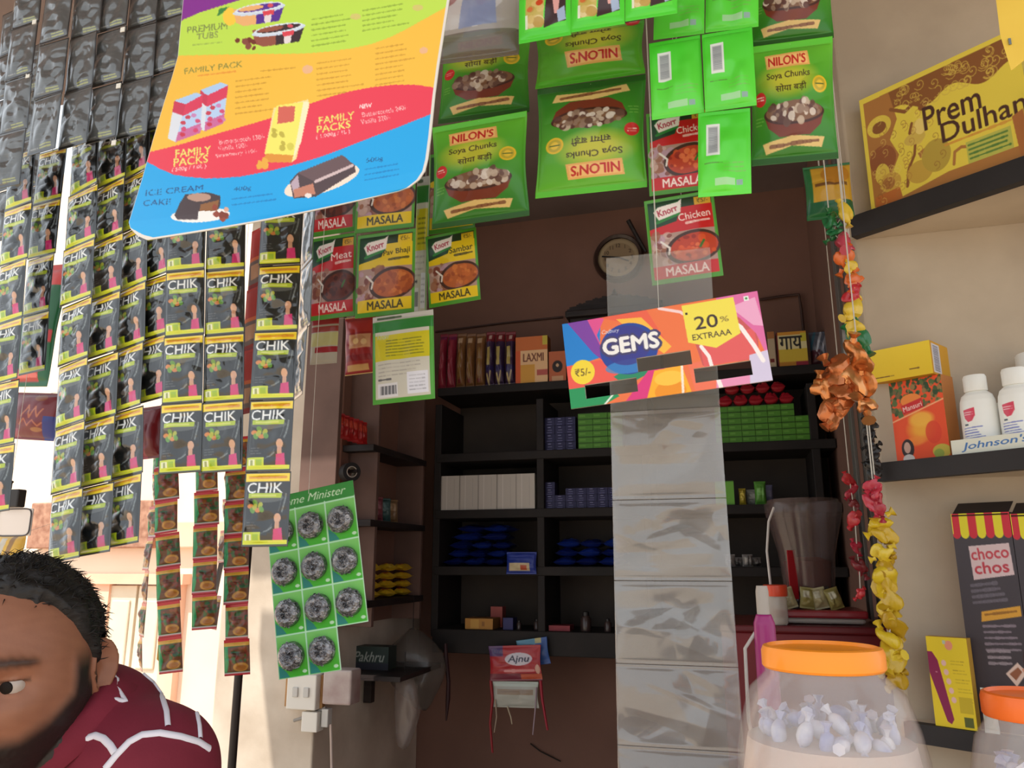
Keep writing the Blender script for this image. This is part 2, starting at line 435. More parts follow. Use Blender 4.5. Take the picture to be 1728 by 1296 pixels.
# ================================================================== artwork
def art_shampoo(seed=0):
    c = Cv(70, 112, (33, 35, 36), 3)
    c.grad((34, 36, 37), (20, 22, 23))
    c.rect(2, 3, 68, 15.5, (244, 212, 36)); c.lines(8, 9, 1, 3, 54, 55, (214, 130, 40), 4.2, seed, 0, .75)
    c.ell(34, 40, 27, 7, (120, 126, 124), .55); c.rect(9, 33, 58, 40, (168, 190, 44)); c.rect(14, 35, 50, 38, (206, 214, 110), .8)
    c.text('CHIK', 6, 25, 15.5, (236, 240, 240), w=53, al='l', bold=.016)
    arc = [(64 - 34 * (1 - math.cos(t)) , 28 + 62 * math.sin(t)) for t in np.linspace(.1, 1.45, 14)]
    c.line(arc, 2.2, (128, 138, 140), .8); c.line([(x - 6, y + 3) for x, y in arc], 1.2, (96, 104, 106), .7)
    for x, y, k in ((12, 52, 0), (20, 47, 1), (28, 51, 2), (15, 58, 1), (24, 58, 0), (19, 53, 2), (30, 57, 1)):
        c.ell(x, y, 5, 3.6, ((212, 130, 60), (96, 150, 50), (170, 178, 60))[k], .95, k)
    c.lines(8, 76, 3, 4, 12, 16, (120, 122, 124), 1.3, seed + 2, 0, .7)
    c.poly([(46, 62), (58, 60), (63, 74), (66, 104), (44, 104), (46, 84)], (22, 18, 18))
    c.ell(53, 70, 5, 7.2, (206, 158, 128)); c.poly([(50, 75), (56, 75), (57, 90), (50, 90)], (200, 150, 122))
    c.poly([(48, 86), (60, 84), (62, 103), (47, 103)], (202, 44, 112))
    c.rect(2, 90, 29, 106, (190, 206, 40)); c.rect(5, 93, 15, 103, (230, 234, 190)); c.rect(8, 94, 12, 102, (120, 130, 60), .7); c.rect(17, 93, 26, 103, (150, 184, 40))
    c.rect(2, 102, 68, 108.5, (206, 216, 44)); c.rect(40, 103, 66, 105, (228, 214, 90), .7)
    c.rect(0, 109, 70, 112, (46, 40, 30)); c.rect(0, 0, 70, 2.5, (50, 44, 34))
    return c
def art_dark(seed=0):
    c = Cv(52, 96, (84, 87, 88), 3); c.grad((92, 94, 95), (76, 79, 80))
    for k in range(9): c.lines(5, 10 + k * 8, 1, 1, 26, 42, (104, 106, 106), 1.4, seed + k, 0, .55)
    c.lines(24, 84, 2, 4, 18, 22, (170, 174, 84), 2.6, seed + 3, 0, .75); c.lines(8, 88, 1, 1, 10, 14, (150, 152, 150), 1.6, seed, 0, .7)
    c.rect(0, 91.5, 52, 96, (24, 24, 25)); c.rect(0, 0, 52, 2.5, (28, 28, 29)); c.rect(0, 0, 2, 96, (34, 35, 36)); c.rect(50, 0, 52, 96, (30, 31, 32))
    return c
def art_spice(seed=0):
    c = Cv(46, 64, (24, 112, 54), 3)
    c.rect(0, 0, 46, 6, (190, 30, 40)); c.rect(0, 6, 46, 12, (214, 160, 50)); c.rect(0, 58, 46, 64, (190, 175, 175)); c.rect(0, 60.5, 46, 64, (176, 24, 40))
    c.poly([(8, 14), (46, 12), (46, 57), (6, 57), (10, 40)], (104, 62, 34))
    c.dots(26, (10, 16, 46, 40), (2, 4.5), ((44, 96, 40), (128, 50, 36), (24, 84, 44), (140, 74, 30)), seed, .85)
    c.ell(30, 49, 13, 8, (186, 132, 50)); c.ell(31, 50, 9, 5, (160, 100, 40)); c.lines(16, 25, 2, 4, 20, 24, (90, 30, 30), 2.4, seed, 0, .7)
    c.poly([(2, 12), (8, 12), (10, 40), (5, 57), (1, 57)], (46, 150, 92))
    return c
def bowl(c, cx, cy, rx, ry, seed, soup=(130, 92, 66), chunks=True):
    c.poly([(cx - rx, cy), (cx + rx, cy), (cx + rx * .86, cy + ry * 1.1), (cx + rx * .5, cy + ry * 1.9), (cx - rx * .5, cy + ry * 1.9), (cx - rx * .86, cy + ry * 1.1)], (122, 52, 30))
    c.ell(cx, cy, rx, ry, (70, 36, 26)); c.ell(cx, cy - 2, rx * .94, ry * .9, soup)
    if chunks:
        ins = lambda x, y: ((x - cx) / (rx * .9)) ** 2 + ((y - cy + 2) / (ry * .95)) ** 2 < 1
        c.dots(60, (cx - rx, cy - ry - 4, cx + rx, cy + ry), (3, 7), ((198, 178, 158), (150, 122, 104), (104, 72, 60), (224, 212, 200), (90, 52, 44)), seed, .9, ins)
def art_soya(seed=0):
    c = Cv(150, 186, (74, 150, 36)); c.grad((104, 190, 48), (44, 118, 30))
    c.rect(0, 0, 150, 10, (96, 200, 50)); c.rect(0, 176, 150, 186, (40, 92, 30))
    c.ell(66, 66, 62, 34, (214, 204, 60), .9, 0, .9)
    c.poly([(28, 22), (104, 22), (108, 46), (30, 46)], (236, 178, 98)); c.poly([(31, 25), (101, 25), (104, 43), (33, 43)], (246, 196, 120))
    c.text("NILON'S", 67, 34, 15, (196, 34, 30), w=66, bold=.03)
    c.text('Soya Chunks', 68, 60, 13, (66, 54, 26), w=78, bold=.015); c.text('सोया बड़ी', 72, 80, 15, (66, 54, 26), w=56, bold=.012)
    c.ell(124, 78, 13, 13, (228, 190, 40)); c.ell(124, 78, 10, 10, (190, 170, 50)); c.ell(124, 78, 6, 6, (230, 196, 60)); c.line([(117, 78), (131, 78)], 2, (90, 110, 40))
    c.ell(16, 92, 10, 11, (206, 40, 40)); c.lines(10, 89, 2, 4, 11, 12, (240, 200, 190), 1.5, seed)
    bowl(c, 76, 118, 54, 17, seed + 5)
    c.poly([(20, 158), (70, 150), (128, 154), (122, 168), (70, 164), (26, 172)], (228, 194, 120)); c.lines(34, 163, 1, 2, 80, 84, (120, 70, 40), 5, seed, -.05, .8)
    c.lines(8, 120, 3, 5, 10, 14, (190, 220, 130), 1.2, seed + 1, 0, .6)
    return c
def art_masala(kind='yellow', title='Pav Bhaji', seed=0):
    c = Cv(104, 142, (78, 150, 44)); band = (228, 196, 30) if kind == 'yellow' else (196, 30, 34); tx = (60, 56, 30) if kind == 'yellow' else (246, 226, 220)
    c.rect(5, 6, 99, 134, (40, 58, 34)); c.rect(5, 22, 99, 64, band); c.poly([(5, 6), (58, 6), (46, 44), (5, 52)], (30, 66, 40))
    c.poly([(14, 18), (54, 10), (52, 34), (18, 44)], (40, 120, 50)); c.poly([(13, 24), (20, 16), (50, 12), (56, 7), (53, 30), (20, 38)], (238, 228, 222))
    c.text('Knorr', 34, 24, 11, (176, 52, 74), w=30, rot=-.2, bold=.03); c.line([(16, 42), (50, 33)], 4, (44, 130, 52))
    c.rect(74, 8, 98, 22, (226, 190, 40) if kind == 'yellow' else (212, 160, 50)); c.text('₹5/-', 86, 15, 8, (70, 60, 30), w=16)
    c.text(title, 72, 38, 12, tx, w=46, rot=-.06, bold=.012); c.lines(60, 50, 1, 2, 32, 34, tx, 4.6, seed, -.05, .75)
    c.rect(5, 62, 99, 118, (172, 140, 130)); c.dots(40, (6, 62, 50, 118), (3, 8), ((200, 170, 160), (150, 96, 70), (120, 60, 50), (184, 150, 170)), seed, .8)
    c.ell(66, 90, 40, 27, (70, 42, 34), 1, -.12); c.ell(67, 90, 35, 22, (176, 92, 44) if kind == 'yellow' else (186, 62, 34), 1, -.12)
    cols = ((206, 122, 60), (150, 70, 34), (196, 104, 50)) if kind == 'yellow' else ((214, 84, 40), (140, 36, 24), (226, 120, 70))
    if title == 'Meat': cols = ((96, 40, 28), (70, 30, 24), (120, 60, 40)); c.ell(67, 90, 35, 22, (100, 44, 30), 1, -.12)
    c.dots(30, (36, 72, 98, 108), (2, 6), cols, seed + 2, .8, lambda x, y: ((x - 67) / 32) ** 2 + ((y - 90) / 19) ** 2 < 1)
    if kind == 'red': c.line([(82, 82), (76, 92)], 3.5, (60, 110, 40))
    c.line([(20, 74), (32, 86), (30, 96)], 3, (226, 220, 214))
    c.rect(5, 114, 99, 134, band); c.text('MASALA', 54, 124, 13.5, tx, w=62, bold=.028)
    return c
def art_masala_back():
    c = Cv(104, 144, (80, 160, 50)); c.rect(6, 12, 97, 136, (206, 204, 192))
    c.rect(0, 0, 104, 10, (196, 196, 190)); c.lines(10, 5, 1, 2, 40, 44, (70, 90, 60), 4, 1); c.rect(0, 11, 104, 28, (46, 126, 52))
    c.rect(6, 34, 97, 76, (206, 196, 34)); c.text('Knorr', 20, 36, 9, (190, 200, 150), w=20, bold=.03)
    c.lines(26, 44, 6, 5, 56, 64, (120, 124, 40), 2, 3, 0, .8); c.lines(12, 82, 4, 6, 60, 78, (170, 166, 160), 1.6, 5, 0, .8)
    c.rect(60, 98, 94, 132, (226, 228, 240)); c.lines(64, 104, 5, 5.5, 24, 27, (176, 178, 190), 1.5, 8)
    c.rect(10, 112, 44, 134, (222, 222, 226)); c.lines(12, 106, 1, 3, 20, 22, (90, 90, 94), 3, 4)
    for i in range(14): c.rect(14 + i * 2, 116, 14 + i * 2 + (1.3 if i % 3 else .7), 130, (60, 60, 66))
    return c
def art_green_sachet():
    c = Cv(86, 132, (84, 220, 56)); c.rect(10, 10, 78, 116, (96, 228, 66)); c.poly([(14, 8), (40, 8), (46, 60), (40, 112), (12, 112)], (206, 186, 96)); c.poly([(16, 8), (38, 8), (42, 60), (20, 60)], (120, 214, 70))
    c.dots(14, (16, 50, 42, 108), (4, 9), ((222, 196, 120), (232, 214, 160), (196, 160, 80)), 3, .9)
    c.ell(36, 74, 6, 5, (214, 76, 30)); c.ell(20, 82, 5, 4, (220, 120, 60))
    c.poly([(44, 8), (78, 8), (78, 108), (42, 114), (48, 60)], (64, 42, 44)); c.poly([(54, 8), (72, 8), (70, 60), (66, 96), (60, 96), (56, 60)], (232, 172, 166))
    c.ell(61, 36, 10, 22, (240, 206, 204)); c.poly([(64, 92), (76, 84), (78, 106), (66, 110)], (170, 190, 222)); c.rect(12, 90, 16, 112, (240, 244, 220))
    return c
def art_green_back(seed=0):
    c = Cv(86, 132, (82, 214, 52)); c.grad((70, 204, 46), (100, 226, 66)); c.rect(14, 22, 36, 72, (220, 226, 222)); c.rect(17, 26, 33, 68, (176, 182, 184))
    for i in range(15): c.rect(18, 28 + i * 2.6, 32, 29.3 + i * 2.6, (120, 126, 130), .8)
    c.lines(42, 86, 3, 6, 30, 36, (120, 190, 90), 1.5, seed, 0, .8); c.lines(12, 84, 1, 5, 26, 30, (90, 160, 60), 2, seed + 1); c.rect(28, 108, 60, 118, (190, 220, 200), .7); c.rect(62, 110, 72, 118, (150, 160, 190), .8)
    return c
def art_poster():
    """Price board artwork; drawn in the slanted layout in which the board is printed."""
    OX, OY = -200, 130
    c = Cv(580, 560, (134, 46, 150))
    S = lambda pts: [(x + OX, y + OY) for x, y in pts]
    def z(k, *pts):
        ox, oy, s = ((220, 0, 5.4), (220, 180, 5.4), (480, 0, 5.4), (480, 180, 6.646))[k - 1]
        return S([(ox + a / s, oy + b / s) for a, b in pts])
    def T(t, x, y, h, col, w, rot=-.12, al='c', shear=.15, bold=.02): c.text(t, x + OX, y + OY, h, col, w=w, al=al, rot=rot, shear=shear, bold=bold)
    def Ln(x, y, n, dy, a, b, col, slope, seed, th=2.2, al=.6): c.lines(x + OX, y + OY, n, dy, a, b, col, th, seed, slope, al)
    end = S([(790, 440), (190, 440)])
    c.poly(S([(190, 100), (300, 40), (310, 33), (340, 20), (376, 9), (405, 0), (470, -20), (560, -52), (790, -90)]) + end, (192, 228, 84))
    c.poly(S([(190, 96), (300, 94), (380, 92), (442, 91), (480, 91), (520, 90), (554, 87), (592, 82), (628, 74), (658, 63), (684, 50), (720, 30), (758, 9), (790, -12)]) + end, (246, 194, 70))
    blue = [(190, 240), (250, 274), (272, 286), (294, 295), (322, 299), (350, 301), (380, 300), (405, 298), (432, 293), (461, 287), (500, 277), (540, 265), (575, 252), (608, 239), (668, 216), (726, 193), (790, 168)]
    c.poly(S([(190, 276), (255, 256), (300, 245), (350, 230), (400, 216), (455, 200), (490, 187), (526, 174), (558, 163), (591, 154), (628, 147), (665, 143), (702, 143), (734, 148), (790, 160)] + blue[::-1]), (234, 66, 88))
    c.poly(S(blue) + end, (34, 170, 240))
    T('PREMIUM', 350, 47, 11, (128, 146, 76), 68); T('TUBS', 350, 60, 10, (136, 152, 84), 36); Ln(326, 76, 1, 2, 48, 50, (140, 170, 80), -.1, 1, 2)
    def tub(pts_rim, col, fill, box):
        (x0, y0), (x1, y1) = pts_rim; cx, cy, w = (x0 + x1) / 2 + OX, (y0 + y1) / 2 + OY, (x1 - x0) / 2; q = -.17
        c.poly([(cx - w, cy + 3), (cx + w, cy - 5), (cx + w * .8, cy + 22), (cx - w * .6, cy + 31), (cx - w * .9, cy + 26)], fill); c.poly([(cx - .1 * w, cy + 4), (cx + w, cy - 5), (cx + w * .8, cy + 22), (cx - .1 * w, cy + 28)], col)
        c.ell(cx, cy + 3, w * 1.04, 8, (206, 222, 240), 1, q); c.ell(cx, cy, w * .95, 7.5, (222, 232, 244), 1, q); c.ell(cx, cy, w * .86, 5, col, 1, q); c.ell(cx - w * .3, cy + 1, w * .5, 4, fill, 1, q)
        c.poly([(cx + .15 * w, cy + 6), (cx + .6 * w, cy + 3), (cx + .58 * w, cy + 11), (cx + .17 * w, cy + 14)], (220, 70, 84)); c.poly([(cx + .2 * w, cy + 14), (cx + .5 * w, cy + 11), (cx + .46 * w, cy + 24), (cx + .22 * w, cy + 26)], (230, 220, 224)); c.ell(cx + .45 * w, cy - 4, 5, 3, (214, 80, 96))
    c.ell(388 + OX, 28 + OY, 12, 15, (250, 206, 70)); c.poly(z(1, (790, 150), (810, 80), (900, 60), (840, 120)), (60, 136, 66))
    tub(((394, 20), (480, 6)), (88, 46, 150), (236, 180, 120), 0); tub(((426, 56), (514, 40)), (58, 40, 46), (150, 84, 68), 0)
    c.dots(7, (400 + OX, 62 + OY, 430 + OX, 82 + OY), (4, 6), ((116, 50, 36), (136, 74, 62)), 2)
    G = (120, 152, 50); Ln(526, 33, 6, 9, 46, 72, G, -.16, 4); Ln(612, 18, 5, 8.5, 50, 78, G, -.17, 5)
    for x, y in ((600, 28), (705, 13)): c.ell(x + OX, y + OY, 9, 5, (214, 200, 120), .9)
    O = (192, 138, 44)
    T('FAMILY PACK', 360, 114, 9.5, (150, 142, 66), 98, -.13); Ln(334, 128, 1, 2, 64, 66, (226, 120, 50), -.12, 3, 2.4, .5)
    Ln(398, 137, 7, 9.2, 44, 62, O, -.13, 6); Ln(440, 120, 1, 9, 56, 58, O, -.1, 2); Ln(535, 107, 7, 9.2, 46, 80, O, -.14, 7); Ln(634, 82, 8, 8.8, 40, 66, O, -.16, 8)
    for x, y, r in ((519, 117, 9), (715, 85, 7)): c.ell(x + OX, y + OY, r, r * .8, (234, 184, 150), .9, -.2)
    def brick(t, f, sd):
        c.poly(S(sd), (222, 228, 240)); c.poly(S(f), (186, 212, 248)); c.poly(S(t), (176, 208, 246))
        (a, b, d, e) = f
        lerp = lambda p, q, k: (p[0] + (q[0] - p[0]) * k, p[1] + (q[1] - p[1]) * k)
        c.poly(S([a, b, lerp(b, d, .32), lerp(a, e, .32)]), (220, 64, 96)); c.poly(S([lerp(a, e, .74), lerp(b, d, .74), d, e]), (206, 110, 164)); c.poly(S([sd[0], sd[1], lerp(sd[1], sd[2], .3), lerp(sd[0], sd[3], .3)]), (206, 60, 90))
        for k in range(8): q = lerp(lerp(a, b, random.Random(k).random()), lerp(e, d, random.Random(k).random()), .4 + .5 * random.Random(k + 50).random()); c.ell(q[0] + OX, q[1] + OY, 4.5, 3.5, ((216, 66, 110), (204, 50, 70), (206, 130, 186))[k % 3], .9)
    brick([(338, 152), (372, 139), (385, 144), (350, 161)], [(350, 161), (385, 144), (377, 208), (345, 222)], [(338, 152), (350, 161), (345, 222), (334, 214)])
    brick([(294, 170), (331, 156), (342, 160), (313, 176)], [(313, 176), (342, 160), (338, 224), (296, 240)], [(294, 170), (313, 176), (298, 240), (283, 234)])
    FY = (238, 228, 116)
    T('FAMILY', 326, 256, 13, FY, 60); T('PACKS', 322, 271, 13, FY, 58); T('( 500g / 1.0L )', 319, 284, 8, (250, 200, 200), 58)
    for k, (t, x, y, w) in enumerate((('Butterscotch 130/-', 370, 240, 77), ('Vanilla 100/-', 368, 251, 50), ('Strawberry 110/-', 364, 264, 70))): T(t, x, y, 8, (250, 198, 198), w, -.13, 'l', 0, .012)
    c.poly(S([(462, 182), (520, 168), (522, 178), (500, 268), (492, 274), (446, 260)]), (246, 226, 160)); c.poly(S([(467, 178), (512, 172), (494, 270), (446, 260)]), (244, 236, 112)); c.poly(S([(512, 172), (522, 172), (508, 240), (494, 270)]), (250, 240, 200)); c.poly(S([(470, 180), (498, 179), (496, 205), (468, 209)]), (214, 104, 90)); c.poly(S([(450, 259), (495, 262), (492, 274), (440, 274)]), (226, 152, 60)); c.dots(7, (456 + OX, 216 + OY, 492 + OX, 254 + OY), (3, 6), ((214, 204, 84), (190, 176, 70)), 4, .9); c.dots(5, (434 + OX, 268 + OY, 454 + OX, 282 + OY), (4, 7), ((236, 176, 70),), 5)
    T('FAMILY', 568, 199, 12, FY, 60, -.17); T('PACKS', 563, 214, 12, FY, 57, -.17); T('( 1,000g / 1L )', 562, 227, 7.5, (250, 200, 200), 58, -.17)
    T('NEW', 617, 179, 7, (252, 226, 226), 20, -.12, bold=.03); T('Butterscotch 240/-', 611, 194, 8, (250, 198, 198), 78, -.17, 'l', 0, .012); T('Vanilla 220/-', 609, 206, 8, (250, 198, 198), 50, -.17, 'l', 0, .012)
    D = (34, 82, 140)
    T('ICE CREAM', 246, 326, 9.5, D, 97, -.1, 'l', .2, .008); T('CAKE', 242, 343, 9.5, D, 46, -.06, 'l', .2, .008)
    c.ell(338 + OX, 363 + OY, 50, 12, (244, 240, 238), 1, -.06); c.poly(z(2, (400, 990), (450, 880), (500, 800), (690, 780), (820, 810), (820, 890), (800, 940), (620, 950), (610, 1030), (430, 1030)), (74, 60, 64)); c.ell(336 + OX, 333 + OY, 20, 7, (208, 166, 146), .85); c.poly(z(2, (640, 890), (810, 850), (790, 950), (630, 950)), (146, 98, 58)); c.dots(7, (360 + OX, 345 + OY, 386 + OX, 370 + OY), (4, 6.5), ((150, 70, 52), (222, 172, 152), (130, 60, 44)), 6)
    T('400g', 409, 319, 9, D, 30, -.1, shear=.25, bold=.01); Ln(392, 336, 2, 10, 64, 76, (24, 112, 186), -.13, 3)
    c.ell(543 + OX, 305 + OY, 66, 20, (248, 228, 212), 1, -.31); c.poly(z(4, (60, 840), (150, 740), (650, 540), (790, 660), (800, 730), (350, 1010), (100, 1030)), (84, 68, 72)); c.poly(z(4, (150, 740), (650, 540), (790, 660), (350, 850)), (108, 86, 90)); c.line(z(4, (350, 840), (760, 660)), 5, (212, 190, 192)); c.poly(z(4, (70, 860), (150, 760), (170, 900), (100, 960)), (190, 170, 186)); c.poly(z(4, (100, 930), (320, 860), (350, 980), (110, 1020)), (196, 132, 110)); c.ell(520 + OX, 330 + OY, 6, 4, (240, 226, 220))
    T('500g', 632, 270, 9, D, 29, -.14, shear=.25, bold=.01); Ln(616, 286, 3, 9, 48, 66, (24, 112, 186), -.17, 9)
    return c
def art_gems():
    W, H = 336, 150
    c = Cv(W, H, (238, 120, 70)); 
    c.poly([(0, 0), (70, 0), (60, 70), (0, 80)], (30, 130, 214)); c.poly([(10, 0), (46, 0), (64, 50), (80, 90), (50, 60)], (126, 66, 168)); c.poly([(46, 0), (78, 0), (60, 30), (66, 56)], (226, 84, 150)); c.poly([(66, 0), (150, 0), (176, 60), (120, 20)], (236, 100, 74)); c.poly([(96, 8), (140, 12), (184, 70), (170, 80)], (248, 190, 70))
    c.poly([(0, 76), (60, 74), (140, 100), (90, 118), (0, 116)], (238, 92, 80)); c.poly([(0, 116), (70, 116), (86, 140), (60, 150), (0, 150)], (34, 150, 90)); c.poly([(80, 106), (140, 82), (138, 110), (100, 124)], (40, 140, 100))
    c.ell(112, 62, 50, 44, (40, 70, 158)); c.ell(112, 92, 44, 12, (60, 150, 216), .7); c.ell(110, 56, 40, 34, (60, 56, 140), .8)
    c.poly([(96, 150), (140, 104), (170, 100), (160, 150)], (222, 56, 130)); c.poly([(132, 150), (150, 106), (196, 104), (206, 150)], (250, 180, 40)); c.ell(172, 144, 26, 18, (240, 150, 30)); c.ell(172, 122, 24, 12, (252, 200, 70))
    c.poly([(206, 104), (212, 150), (250, 150), (250, 100)], (240, 120, 90)); c.poly([(216, 30), (260, 10), (330, 30), (320, 112), (230, 110)], (202, 92, 90)); c.poly([(230, 78), (320, 60), (322, 110), (232, 112)], (226, 96, 96))
    c.poly([(268, 0), (336, 0), (336, 120), (322, 70), (300, 40), (268, 20)], (222, 110, 168)); c.poly([(288, 20), (330, 10), (336, 60), (320, 56)], (236, 170, 206)); c.poly([(246, 150), (250, 128), (336, 124), (336, 150)], (232, 150, 190)); c.poly([(306, 104), (336, 100), (336, 150), (300, 150)], (212, 204, 232))
    c.line([(276, 34), (300, 56), (316, 90), (326, 116)], 7, (246, 240, 240)); c.line([(172, 2), (206, 14), (224, 30)], 5, (246, 214, 214)); c.line([(232, 78), (242, 96), (244, 112)], 6, (248, 240, 240)); c.line([(250, 130), (254, 150)], 7, (248, 240, 240)); c.line([(196, 106), (192, 150)], 4, (250, 236, 220)); c.line([(60, 150), (84, 128)], 3, (230, 240, 230))
    c.poly([(210, 4), (296, 4), (298, 66), (256, 84), (212, 68)], (240, 224, 84))
    c.ell(216, 19, 2.2, 2.2, (60, 40, 40)); c.text('20', 246, 38, 22, (64, 50, 50), w=38, bold=.012); c.text('%', 276, 38, 9, (140, 120, 60), w=14, bold=.02); c.text('EXTRAAA', 252, 61, 10, (86, 70, 50), w=64, bold=.015)
    c.ell(28, 90, 21, 21, (244, 218, 60)); c.text('₹5/-', 28, 90, 13, (110, 90, 40), w=27, bold=.015)
    c.text('Cadbury', 84, 28, 9, (222, 226, 240), w=30, shear=.25)
    for dx, dy in ((-2.8, 0), (2.8, 0), (0, 2.8), (0, -2.8), (2, 2), (-2, 2)): c.text('GEMS', 116 + dx, 54 + dy, 27, (70, 66, 110), w=98, bold=.07)
    c.text('GEMS', 116, 54, 26, (242, 242, 240), w=95, bold=.055)
    c.rect(312, 6, 320, 14, (230, 236, 232)); c.ell(316, 10, 2, 2, (80, 150, 80))
    hole = np.zeros((H, W), bool); hole[80:104, 122:213] = True; hole[112:136, 214:306] = True; hole[112:136, 28:118] = True
    return c, hole
def art_henna():
    W, H = 290, 200
    c = Cv(W, H, (232, 210, 76)); B, B2 = (140, 88, 44), (176, 120, 60); R = random.Random(3)
    c.poly([(8, 10)] + [(x, 46 + 9 * math.sin(x / 16) + .03 * x) for x in range(8, 280, 5)] + [(282, 8)], B)
    for k in range(44):
        x, y = R.uniform(10, 276), R.uniform(14, 50); c.line([(x + 7 * math.cos(t) * t / 6, y + 7 * math.sin(t) * t / 6) for t in np.linspace(0, 9, 16)], 1.4, (214, 184, 80), .7)
    c.poly([(8, 10), (60, 10), (70, 60), (52, 90), (66, 120), (46, 150), (52, 186), (8, 192)], B2); c.ell(34, 60, 24, 18, (226, 200, 76)); c.ell(34, 62, 14, 10, B)
    c.ell(34, 118, 26, 24, (150, 88, 48)); c.ell(30, 142, 14, 18, (226, 198, 80)); c.ell(44, 160, 20, 16, (206, 166, 70)); c.ell(40, 160, 12, 10, B2); c.poly([(12, 176), (60, 172), (64, 196), (10, 198)], (190, 110, 50))
    c.ell(104, 96, 14, 20, (222, 192, 90)); c.line([(96, 78), (90, 92), (98, 112), (94, 130), (80, 150), (74, 176)], 5, B); c.ell(98, 104, 20, 10, (214, 184, 84)); c.ell(110, 88, 10, 13, (238, 212, 120)); c.poly([(100, 130), (130, 120), (124, 136), (104, 140)], B2)
    c.ell(100, 160, 24, 18, (200, 164, 66)); c.ell(132, 144, 26, 26, (186, 160, 64)); c.line([(60, 40), (86, 54), (104, 46), (120, 58)], 6, B); c.ell(118, 58, 7, 6, B); c.ell(136, 44, 16, 8, B)
    for k in range(60):
        x, y = R.uniform(12, 150), R.uniform(50, 190); c.line([(x + 6 * math.cos(t) * t / 6, y + 6 * math.sin(t) * t / 6) for t in np.linspace(0, 8, 12)], 1.1, R.choice((B, B2, (238, 214, 110))), .55)
    c.poly([(60, 190), (150, 176), (280, 176), (280, 196), (60, 198)], B2)
    c.text('Prem', 118, 80, 38, (76, 46, 34), w=100, al='l', bold=.016); c.text('Dulhan', 146, 114, 31, (76, 46, 34), w=140, al='l', bold=.016)
    c.lines(150, 134, 1, 3, 110, 112, (214, 150, 60), 4, 1, 0, .8); c.line([(160, 168), (164, 150), (176, 146), (190, 150)], 5, B2)
    c.rect(184, 142, 258, 176, (190, 190, 84)); c.lines(188, 148, 4, 7, 60, 66, (80, 124, 56), 3.2, 6, 0, .9)
    c.poly([(262, 130), (280, 124), (284, 190), (266, 192)], (176, 110, 56))
    return c
def art_tea():
    c = Cv(112, 150, (236, 86, 40)); c.dots(170, (0, 0, 112, 66), (2, 6), ((70, 90, 50), (90, 110, 60), (50, 76, 44), (150, 120, 70), (120, 96, 60)), 3)
    c.ell(46, 46, 24, 20, (226, 80, 40)); c.ell(46, 38, 22, 12, (240, 140, 60)); c.poly([(24, 46), (68, 36), (70, 54), (26, 62)], (206, 40, 44)); c.text('Mansuri', 47, 50, 9, (246, 214, 206), w=40, rot=-.18, bold=.02)
    c.poly([(0, 74), (112, 44), (112, 150), (0, 150)], (236, 84, 42)); c.line([(0, 74), (112, 44)], 2.5, (250, 180, 130))
    c.ell(60, 92, 34, 26, (248, 176, 60), 1, 0, .9); c.ell(62, 74, 30, 16, (250, 190, 70), .9, 0, .6); c.ell(84, 100, 16, 20, (226, 66, 40), .8); c.ell(46, 112, 24, 10, (250, 150, 60), .8, 0, .7)
    c.ell(28, 124, 13, 17, (46, 36, 38)); c.ell(27, 122, 7, 10, (206, 166, 150)); c.ell(28, 142, 12, 8, (214, 210, 206)); c.ell(96, 134, 18, 12, (206, 186, 70)); c.ell(90, 138, 10, 8, (150, 170, 70))
    return c
def art_talc():
    c = Cv(150, 150, (244, 244, 238)); x = 66
    c.poly([(x - 8, 52), (x + 9, 48), (x + 9, 66), (x + 4, 78), (x - 2, 80), (x - 7, 70)], (222, 72, 96)); c.lines(x - 6, 58, 2, 5, 12, 13, (246, 190, 200), 1.6, 1)
    c.rect(x - 8, 84, x - 2, 88, (70, 90, 100)); c.lines(x - 10, 94, 5, 6, 18, 26, (120, 130, 200), 2.6, 2, -.06, .9); c.line([(x - 12, 118), (x + 18, 115)], 1.6, (110, 120, 196))
    return c
def art_johnson():
    c = Cv(150, 54, (228, 228, 212)); c.text("Johnson's", 80, 26, 32, (66, 116, 180), w=116, shear=.25, bold=.012, rot=-.06); return c
def art_choco():
    c = Cv(106, 300, (66, 58, 62), 2); c.grad((72, 66, 72), (62, 52, 56))
    for i in range(7):
        col = (206, 44, 60) if i % 2 == 0 else (228, 214, 44); x = i * 15.2; c.rect(x, 0, x + 15.2, 30, col); c.ell(x + 7.6, 30, 7.6, 7, col)
    c.rect(0, 0, 2, 30, (230, 214, 60))
    c.poly([(26, 48), (98, 44), (100, 88), (28, 96)], (216, 190, 190)); c.text('choco', 62, 58, 16, (196, 70, 80), w=66, rot=-.06, bold=.03); c.text('chos', 62, 78, 16, (190, 60, 72), w=60, rot=-.06, bold=.03)
    c.lines(22, 104, 4, 8, 40, 60, (110, 102, 112), 5, 3, -.1, .8); c.poly([(34, 140), (102, 130), (102, 144), (32, 154)], (220, 160, 56)); c.lines(40, 144, 1, 3, 54, 56, (140, 90, 30), 3.4, 4, -.12, .8)
    c.lines(34, 160, 5, 8, 44, 62, (150, 134, 144), 3.4, 5, -.05, .8); c.lines(36, 194, 3, 8, 30, 40, (164, 150, 156), 4, 6, -.05, .8)
    c.poly([(62, 222), (84, 206), (98, 218), (78, 238)], (226, 196, 180)); c.poly([(68, 222), (84, 212), (90, 218), (78, 230)], (150, 90, 60)); c.ell(102, 206, 8, 20, (60, 36, 36)); c.poly([(90, 214), (106, 210), (106, 226), (96, 226)], (210, 140, 110))
    c.lines(34, 240, 6, 8, 40, 66, (96, 86, 92), 3, 9, 0, .8); c.rect(88, 258, 104, 276, (214, 220, 212)); c.ell(96, 267, 5, 5, (120, 160, 130))
    return c
